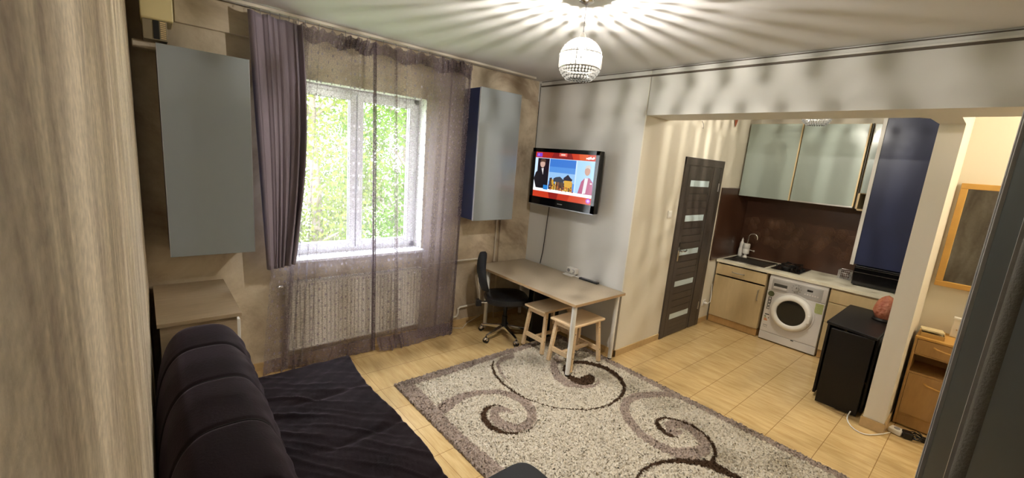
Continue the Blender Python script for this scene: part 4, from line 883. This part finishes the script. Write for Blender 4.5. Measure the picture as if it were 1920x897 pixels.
# washing machine
WX=5.69; y0,y1=1.075,1.672; zt=.822
t=thing('washing_machine','white front-loading washing machine between the kitchen cabinets','washing machine',(6.0,1.37,0))
part('casing',MB().box(WX+.012,6.25,y0,y1,.012,zt),M['washer'],t,world=True,bevel=.006)
part('front_panel',MB().box(WX,WX+.02,y0+.002,y1-.002,.115,.63),M['washer'],t,world=True,bevel=.005)
k=part('kick_panel',MB().box(WX+.002,WX+.02,y0+.002,y1-.002,.016,.110),M['washer'],t,world=True,bevel=.003); part('catch',MB().box(WX-.001,WX+.004,1.30,1.33,.098,.108),M['darkstk'],k,world=True)
part('top_panel',MB().box(WX,WX+.02,y0+.002,y1-.002,.635,.80),M['washer'],t,world=True,bevel=.004)
cp=part('control_panel',MB().box(WX-.004,WX+.004,y0+.045,y1-.04,.645,.785),M['washpanel'],t,world=True,bevel=.003)
dr=part('detergent_drawer',MB().box(WX-.008,WX,1.455,1.625,.66,.775),M['washpanel'],t,world=True,bevel=.004)
part('drawer_grip',MB().box(WX-.0095,WX-.007,1.47,1.61,.695,.735),M['darkstk'],dr,world=True); part('drawer_lip',MB().box(WX-.012,WX-.007,1.47,1.61,.672,.70),M['washer'],dr,world=True,bevel=.003)
kn=part('programme_knob',MB().tube([(WX-.004,1.375,.725),(WX-.022,1.375,.725)],[.027,.024],22),M['washpanel'],t,world=True,smooth=True); part('knob_mark',MB().box(WX-.024,WX-.021,1.372,1.378,.73,.748),M['darkstk'],kn,world=True)
tk=MB()
for i in range(10):
    a=2*PI*i/10; yq=1.375+.047*math.cos(a); zq=.725+.047*math.sin(a); tk.box(WX-.0055,WX-.0035,yq-.004,yq+.004,zq-.0025,zq+.0025)
part('dial_ticks',tk,M['darkstk'],cp,world=True)
part('display',MB().box(WX-.006,WX-.003,1.215,1.27,.728,.75),M['blackgloss'],t,world=True)
for i in range(6): part('button',MB().tube([(WX-.004,1.285-.025*i,.69),(WX-.009,1.285-.025*i,.69)],.008,12),M['washer'],t,world=True,smooth=True)
cy,cz=1.378,.428
def ringx(prof,n=48): return MB().lathe(prof,n,(0,cy,cz),axis='x')
part('door_surround',MB().lathe([(.235,WX+.002),(.233,WX-.006),(.222,WX-.008),(.205,WX-.004)],48,(0,cy,cz),axis='x'),M['washer'],t,world=True,smooth=True)
rg=part('door_ring',MB().lathe([(.213,WX-.004),(.212,WX-.028),(.200,WX-.042),(.176,WX-.048),(.154,WX-.040),(.148,WX-.026),(.148,WX-.01)],56,(0,cy,cz),axis='x'),M['whiteplastic'],t,world=True,smooth=True)
part('porthole',MB().lathe([(.149,WX-.026),(.13,WX-.014),(.09,WX+.004),(.04,WX+.012),(.0005,WX+.014)],48,(0,cy,cz),axis='x'),mat('smoked_door_glass',C(26,28,28),.06),t,world=True,smooth=True)
part('door_grip',MB().box(WX-.050,WX-.038,cy-.200,cy-.168,cz-.06,cz+.035),M['whiteplastic'],rg,world=True,bevel=.008,seg=3)
def st_round(): return MB().tube([(WX-.001,1.622,.595),(WX-.0022,1.622,.595)],.034,24)
part('green_sticker',st_round(),M['greenstk'],t,world=True,label='round olive sticker')
part('lime_sticker',MB().box(WX-.0015,WX,1.088,1.165,.505,.62),M['lime'],t,world=True,label='square pale green sticker')
icn=MB(); ici=MB()
for i in range(4):
    z=.535-i*.04; ici.box(WX-.0012,WX,1.607,1.643,z-.018,z+.018); icn.box(WX-.0022,WX-.001,1.614,1.636,z-.010,z+.010)
ip=part('icon_strip',ici,M['darkstk'],t,world=True); part('icons',icn,M['washer'],ip,world=True)
lb=part('energy_label',MB().box(WX-.0012,WX,1.592,1.652,.158,.345),M['washer'],t,world=True)
for i,(m_,wd) in enumerate(((M['greenstk'],.018),(M['lime'],.024),(M['orange'],.032),(M['orange'],.040))): part('energy_bar',MB().box(WX-.0022,WX-.001,1.648-wd,1.648,.300-i*.016,.311-i*.016),m_,lb,world=True)
tx=MB().box(WX-.0022,WX-.001,1.60,1.645,.325,.338).box(WX-.0022,WX-.001,1.596,1.606,.285,.298)
for i in range(3): tx.box(WX-.0022,WX-.001,1.60+.016*i,1.608+.016*i,.19,.20).box(WX-.0022,WX-.001,1.60+.016*i,1.608+.016*i,.17,.176)
part('label_print',tx,M['darkstk'],lb,world=True)
for x in (5.76,6.2):
    for yy in (1.12,1.62): part('foot',MB().lathe([(.02,0),(.02,.014)],10,(x,yy,0)),M['black'],t,world=True)
# right base unit
t=thing('base_cabinet','maple base cabinet right of the washing machine, behind the black folding table','cabinet',(6.0,.76,0))
part('carcass',MB().box(KX+.02,6.36,.45,1.062,.095,.826),M['maple'],t,world=True,bevel=.002); part('plinth',MB().box(KX+.012,6.30,.45,1.06,.006,.094),M['maple_dark'],t,world=True)
part('drawer',MB().box(KX,KX+.018,.452,1.06,.672,.812),M['maple'],t,world=True,bevel=.003)
part('drawer',MB().box(KX,KX+.018,.452,1.06,.44,.664),M['maple'],t,world=True,bevel=.003); part('drawer',MB().box(KX,KX+.018,.452,1.06,.10,.432),M['maple'],t,world=True,bevel=.003)
# upper cabinets
def upper(label,x,y0,y1,z0,z1,strip=False,dz=0):
    t=thing('wall_cabinet',label,'cabinet',(6.2,(y0+y1)/2,z0))
    part('carcass',MB().box(x+.022,6.364,y0+.002,y1-.002,z0,z1),M['maple'],t,world=True,bevel=.002)
    d=part('door',MB().box(x,x+.018,y0+.012,y1-.004,z0+dz,z1-.006),M['frost2'],t,world=True,bevel=.002)
    e=MB().box(x-.001,x+.019,y0+.001,y0+.013,z0+dz,z1-.004); part('edge_trim',e,M['mapleedge'],d,world=True)
    if strip: part('handle_strip',MB().box(x-.004,x+.022,y0+.004,y1-.004,z0+dz-.016,z0+dz),M['alu'],t,world=True,bevel=.002)
    return t
M['frost2']=mat('pale_frosted_cabinet_glass',C(160,172,164),.22,spec=.5,coat=.2)
upper('left frosted-glass wall cabinet above the sink',6.0,1.728,2.322,1.712,2.640)
upper('middle frosted-glass wall cabinet above the hob with an aluminium bottom strip',5.985,1.092,1.718,1.715,2.635,True,.012)
t=thing('wall_cabinet','narrow frosted-glass wall cabinet with an open niche, squeezed beside the navy one','cabinet',(6.2,1.04,1.69))
c=MB().box(6.075,6.364,1.002,1.08,1.875,2.64).box(6.03,6.364,1.062,1.08,1.69,1.88).box(6.03,6.364,1.002,1.08,1.69,1.708).box(6.34,6.364,1.002,1.08,1.70,1.88)
part('carcass',c,M['maple'],t,world=True); part('door',MB().box(6.055,6.073,1.002,1.070,1.885,2.635),M['frost2'],t,world=True,bevel=.002)
part('side_edge',MB().box(6.03,6.075,1.0815,1.088,1.71,2.64),M['doorwood'],t,world=True)
t=thing('tall_cabinet','tall navy-sided cabinet with a white front edge standing off the kitchen side wall','cabinet',(6.17,.7,1.09))
part('carcass',MB().box(5.985,6.364,.425,.968,1.10,2.82),M['blue2'] if 'blue2' in M else M['blue'],t,world=True,bevel=.002)
part('door',MB().box(5.98,6.36,.969,.987,1.095,2.82),M['frost2'],t,world=True); part('edge_trim',MB().box(5.972,5.984,.966,1.0,1.09,2.82),M['white'],t,world=True,bevel=.002)
sc_=MB()
# gate-leg table
t=thing('folding_table','black-brown folded gate-leg table standing in front of the kitchen units','table',(5.0,.62,0))
part('tabletop',MB().prism([(4.50,.46),(5.50,.455),(5.52,.84),(4.615,.835)],.715,.74),M['gate'],t,world=True,bevel=.004)
part('left_leaf',MB().box(4.64,5.50,.810,.830,.03,.712),M['gate'],t,world=True,bevel=.003)
part('right_leaf',MB().box(4.58,5.48,.452,.470,.03,.712),M['gate'],t,world=True,bevel=.003)
part('end_panel',MB().box(4.515,4.535,.475,.775,.01,.712),M['gate'],t,world=True,bevel=.003)
part('end_panel',MB().box(5.42,5.44,.50,.80,.01,.712),M['gate'],t,world=True,bevel=.003)
part('inner_panel',MB().box(4.53,5.42,.62,.64,.05,.70),M['gate'],t,world=True)
t=thing('salt_lamp','orange-pink salt crystal lamp on a dark wooden base on the black table','salt lamp',(5.17,.525,.74))
rn=random.Random(12); P=[]
for i in range(28):
    a=2*PI*i/28; row=[]
    for j in range(15):
        v=j/14; rr=(.088*math.sin(PI*(v*.84+.16))**.62)*(1-.18*v)+.004; rr*=1+.05*math.sin(3*a+5*v)+.04*math.sin(5*a-7*v)+.02*rn.uniform(-1,1)
        if j==14: rr=.002
        row.append((rr*math.cos(a),rr*math.sin(a),.022+.225*v))
    P.append(row)
part('crystal',MB().grid(P,closed_u=True),M['salt'],t,smooth=False); part('base',MB().lathe([(.085,.0),(.088,.012),(.078,.028),(.001,.028)],24),M['gate'],t,smooth=True)

# ---------------------------------------------------------------- hall
t=thing('bedside_cabinet','honey-coloured bedside cabinet with open shelf against the hall wall','cabinet',(4.9,.05,0))
X0=4.72; ya,yb=-.17,.262
part('top',MB().box(X0-.005,5.085,ya,yb,.777,.795),M['honey'],t,world=True,bevel=.003)
c=MB().box(X0,5.08,yb-.018,yb-.002,.01,.777).box(X0,5.08,ya+.002,ya+.018,.01,.777).box(5.065,5.08,ya+.01,yb-.01,.01,.777).box(X0+.004,5.07,ya+.01,yb-.01,.478,.494).box(X0+.006,5.07,ya+.01,yb-.01,.64,.652).box(X0+.012,5.07,ya+.01,yb-.01,.10,.115).box(X0+.012,X0+.028,ya+.01,yb-.01,.01,.10)
part('carcass',c,M['maple_dark'],t,world=True,bevel=.001)
def arch_handle(p,z): return MB().tube([(X0,.14,z+.0),(X0-.02,.12,z-.006),(X0-.026,.05,z-.014),(X0-.02,-.02,z-.006),(X0,-.04,z)],.006,8)
d=part('drawer',MB().box(X0-.002,X0+.016,ya+.02,yb-.02,.655,.772),M['maple_dark'],t,world=True,bevel=.003); part('handle',arch_handle(d,.735),M['honey'],d,world=True,smooth=True)
d=part('door',MB().box(X0-.002,X0+.016,ya+.02,yb-.02,.118,.476),M['maple_dark'],t,world=True,bevel=.003); part('handle',arch_handle(d,.42),M['honey'],d,world=True,smooth=True)
t=thing('cardboard_tray','shallow open cream box lying on the bedside cabinet below the notepad','box',(4.86,.18,.795),R(4))
b=MB().box(-.10,.10,-.075,.065,.001,.005)
b.box(-.10,-.096,-.075,.065,.004,.034).box(.096,.10,-.075,.065,.004,.034).box(-.10,.10,-.075,-.071,.004,.034).box(-.10,.10,.061,.065,.004,.034)
part('tray',b,M['book'],t,bevel=.001)
part('papers',MB().box(-.092,.09,-.066,.056,.006,.020),M['paper'],t)
t=thing('notepad','cream notepad resting tilted across the shallow box','notepad',(4.87,.185,.832),R(7))
nb=part('cover',MB().box(-.085,.085,-.07,.065,0,.012,rot=Matrix.Rotation(R(5),3,'Y')),M['paper'],t,bevel=.001)
part('pages',MB().box(-.08,.08,-.066,.06,.003,.010,rot=Matrix.Rotation(R(5),3,'Y')),M['whiteplastic'],t)
t=thing('router','white upright router box on the bedside cabinet by the hall wall','router',(5.0,.03,.795))
part('casing',MB().box(4.985,5.03,-.06,.085,.797,.952),M['whiteplastic'],t,world=True,bevel=.006); part('top_cap',MB().box(4.98,5.035,-.062,.088,.945,.965),M['whiteplastic'],t,world=True,bevel=.004)
part('led',MB().box(4.983,4.986,.05,.056,.86,.868),M['orange'],t,world=True)
t=thing('wall_mirror','rectangular wall mirror in a honey wood frame on the hall wall','mirror',(5.1,.05,1.18))
ma,mb_,mz0,mz1=-.28,.258,1.185,2.05; fw=.045
f=MB().box(5.062,5.098,ma,mb_,mz0,mz0+fw).box(5.062,5.098,ma,mb_,mz1-fw,mz1).box(5.062,5.098,ma,ma+fw,mz0+fw,mz1-fw).box(5.062,5.098,mb_-fw,mb_,mz0+fw,mz1-fw)
part('frame',f,M['honey'],t,world=True,bevel=.004); part('glass',MB().box(5.076,5.09,ma+fw,mb_-fw,mz0+fw,mz1-fw),M['mirror'],t,world=True)
# floor things
t=thing('power_strip','white power strip on the floor at the foot of the white pillar','power strip',(4.55,.22,0),R(-12))
part('strip_body',MB().box(-.045,.035,-.05,.035,.002,.042),M['whiteplastic'],t,bevel=.008); part('outlet',MB().tube([(-.005,-.01,.040),(-.005,-.01,.046)],.02,14),M['grille'],t)
t=thing('power_adapter','black plug adapter with coiled lead beside the white power strip','adapter',(4.53,.145,0),R(20))
part('body',MB().box(-.035,.035,-.03,.03,.002,.055),M['black'],t,bevel=.008)
cb=MB().tube([(.045*math.cos(a)*(1+.15*math.sin(3.1*a)),-.055+.035*math.sin(a)*(1+.2*math.cos(2.3*a)),.012+.006*k/10+.01*abs(math.sin(a*1.7))) for k,a in [(k,.42*k) for k in range(60)]],.0045,6)
part('lead',cb,M['black'],t,smooth=True)
t=thing('power_adapter','small black adapter on the floor in front of the bedside cabinet','adapter',(4.58,.045,0)); part('body',MB().box(-.03,.03,-.02,.02,.001,.035),M['black'],t,bevel=.007); part('prongs',MB().tube([(.03,-.006,.018),(.045,-.006,.018)],.003,6).tube([(.03,.006,.018),(.045,.006,.018)],.003,6),M['alu'],t)
cb=MB().tube([(4.60,.50,.10),(4.50,.52,.02),(4.42,.52,.006),(4.30,.47,.006),(4.25,.40,.006),(4.28,.34,.006),(4.40,.28,.007),(4.50,.235,.012)],.0055,8)
tag(part('mains_flex',cb,M['whiteplastic'],smooth=True,sub=1),'white power cord looping over the floor round the pillar foot','cord')

# ---------------------------------------------------------------- wardrobe beside the camera
t=thing('sliding_wardrobe','tall wardrobe with dark glass sliding doors in silver profiles at the right edge','wardrobe',(1.5,.0105,0),R(2.29))
ZT=2.35
part('carcass',MB().box(-1.5,-.003,-.60,-.045,.0,ZT),M['woodtop'],t)
pf=MB().box(-.040,0,-.03,.0,.02,ZT-.02).box(-.012,-.006,-.001,.003,.02,ZT-.02).box(-.026,-.020,-.001,.003,.02,ZT-.02)
part('end_profile',pf,M['silver'],t,bevel=.0015)
d=part('sliding_door',MB().box(-.62,-.038,-.022,-.008,.03,ZT-.03),M['darkglass'],t); part('edge_strip',MB().box(-.626,-.618,-.022,-.006,.03,ZT-.03),M['silver'],d)
part('recess_strip',MB().box(-.775,-.626,-.030,-.014,.03,ZT-.03),M['darkprof'],t)
d=part('sliding_door',MB().box(-1.5,-.835,-.022,-.008,.03,ZT-.03),M['darkglass'],t); part('grip_profile',MB().tube([(-.806,-.016,.03),(-.806,-.016,ZT-.03)],.018,12),M['greyprof'],d,smooth=True)
part('bottom_track',MB().box(-1.5,0,-.045,-.002,0,.03),M['silver'],t); part('top_track',MB().box(-1.5,0,-.045,-.002,ZT-.03,ZT),M['silver'],t)
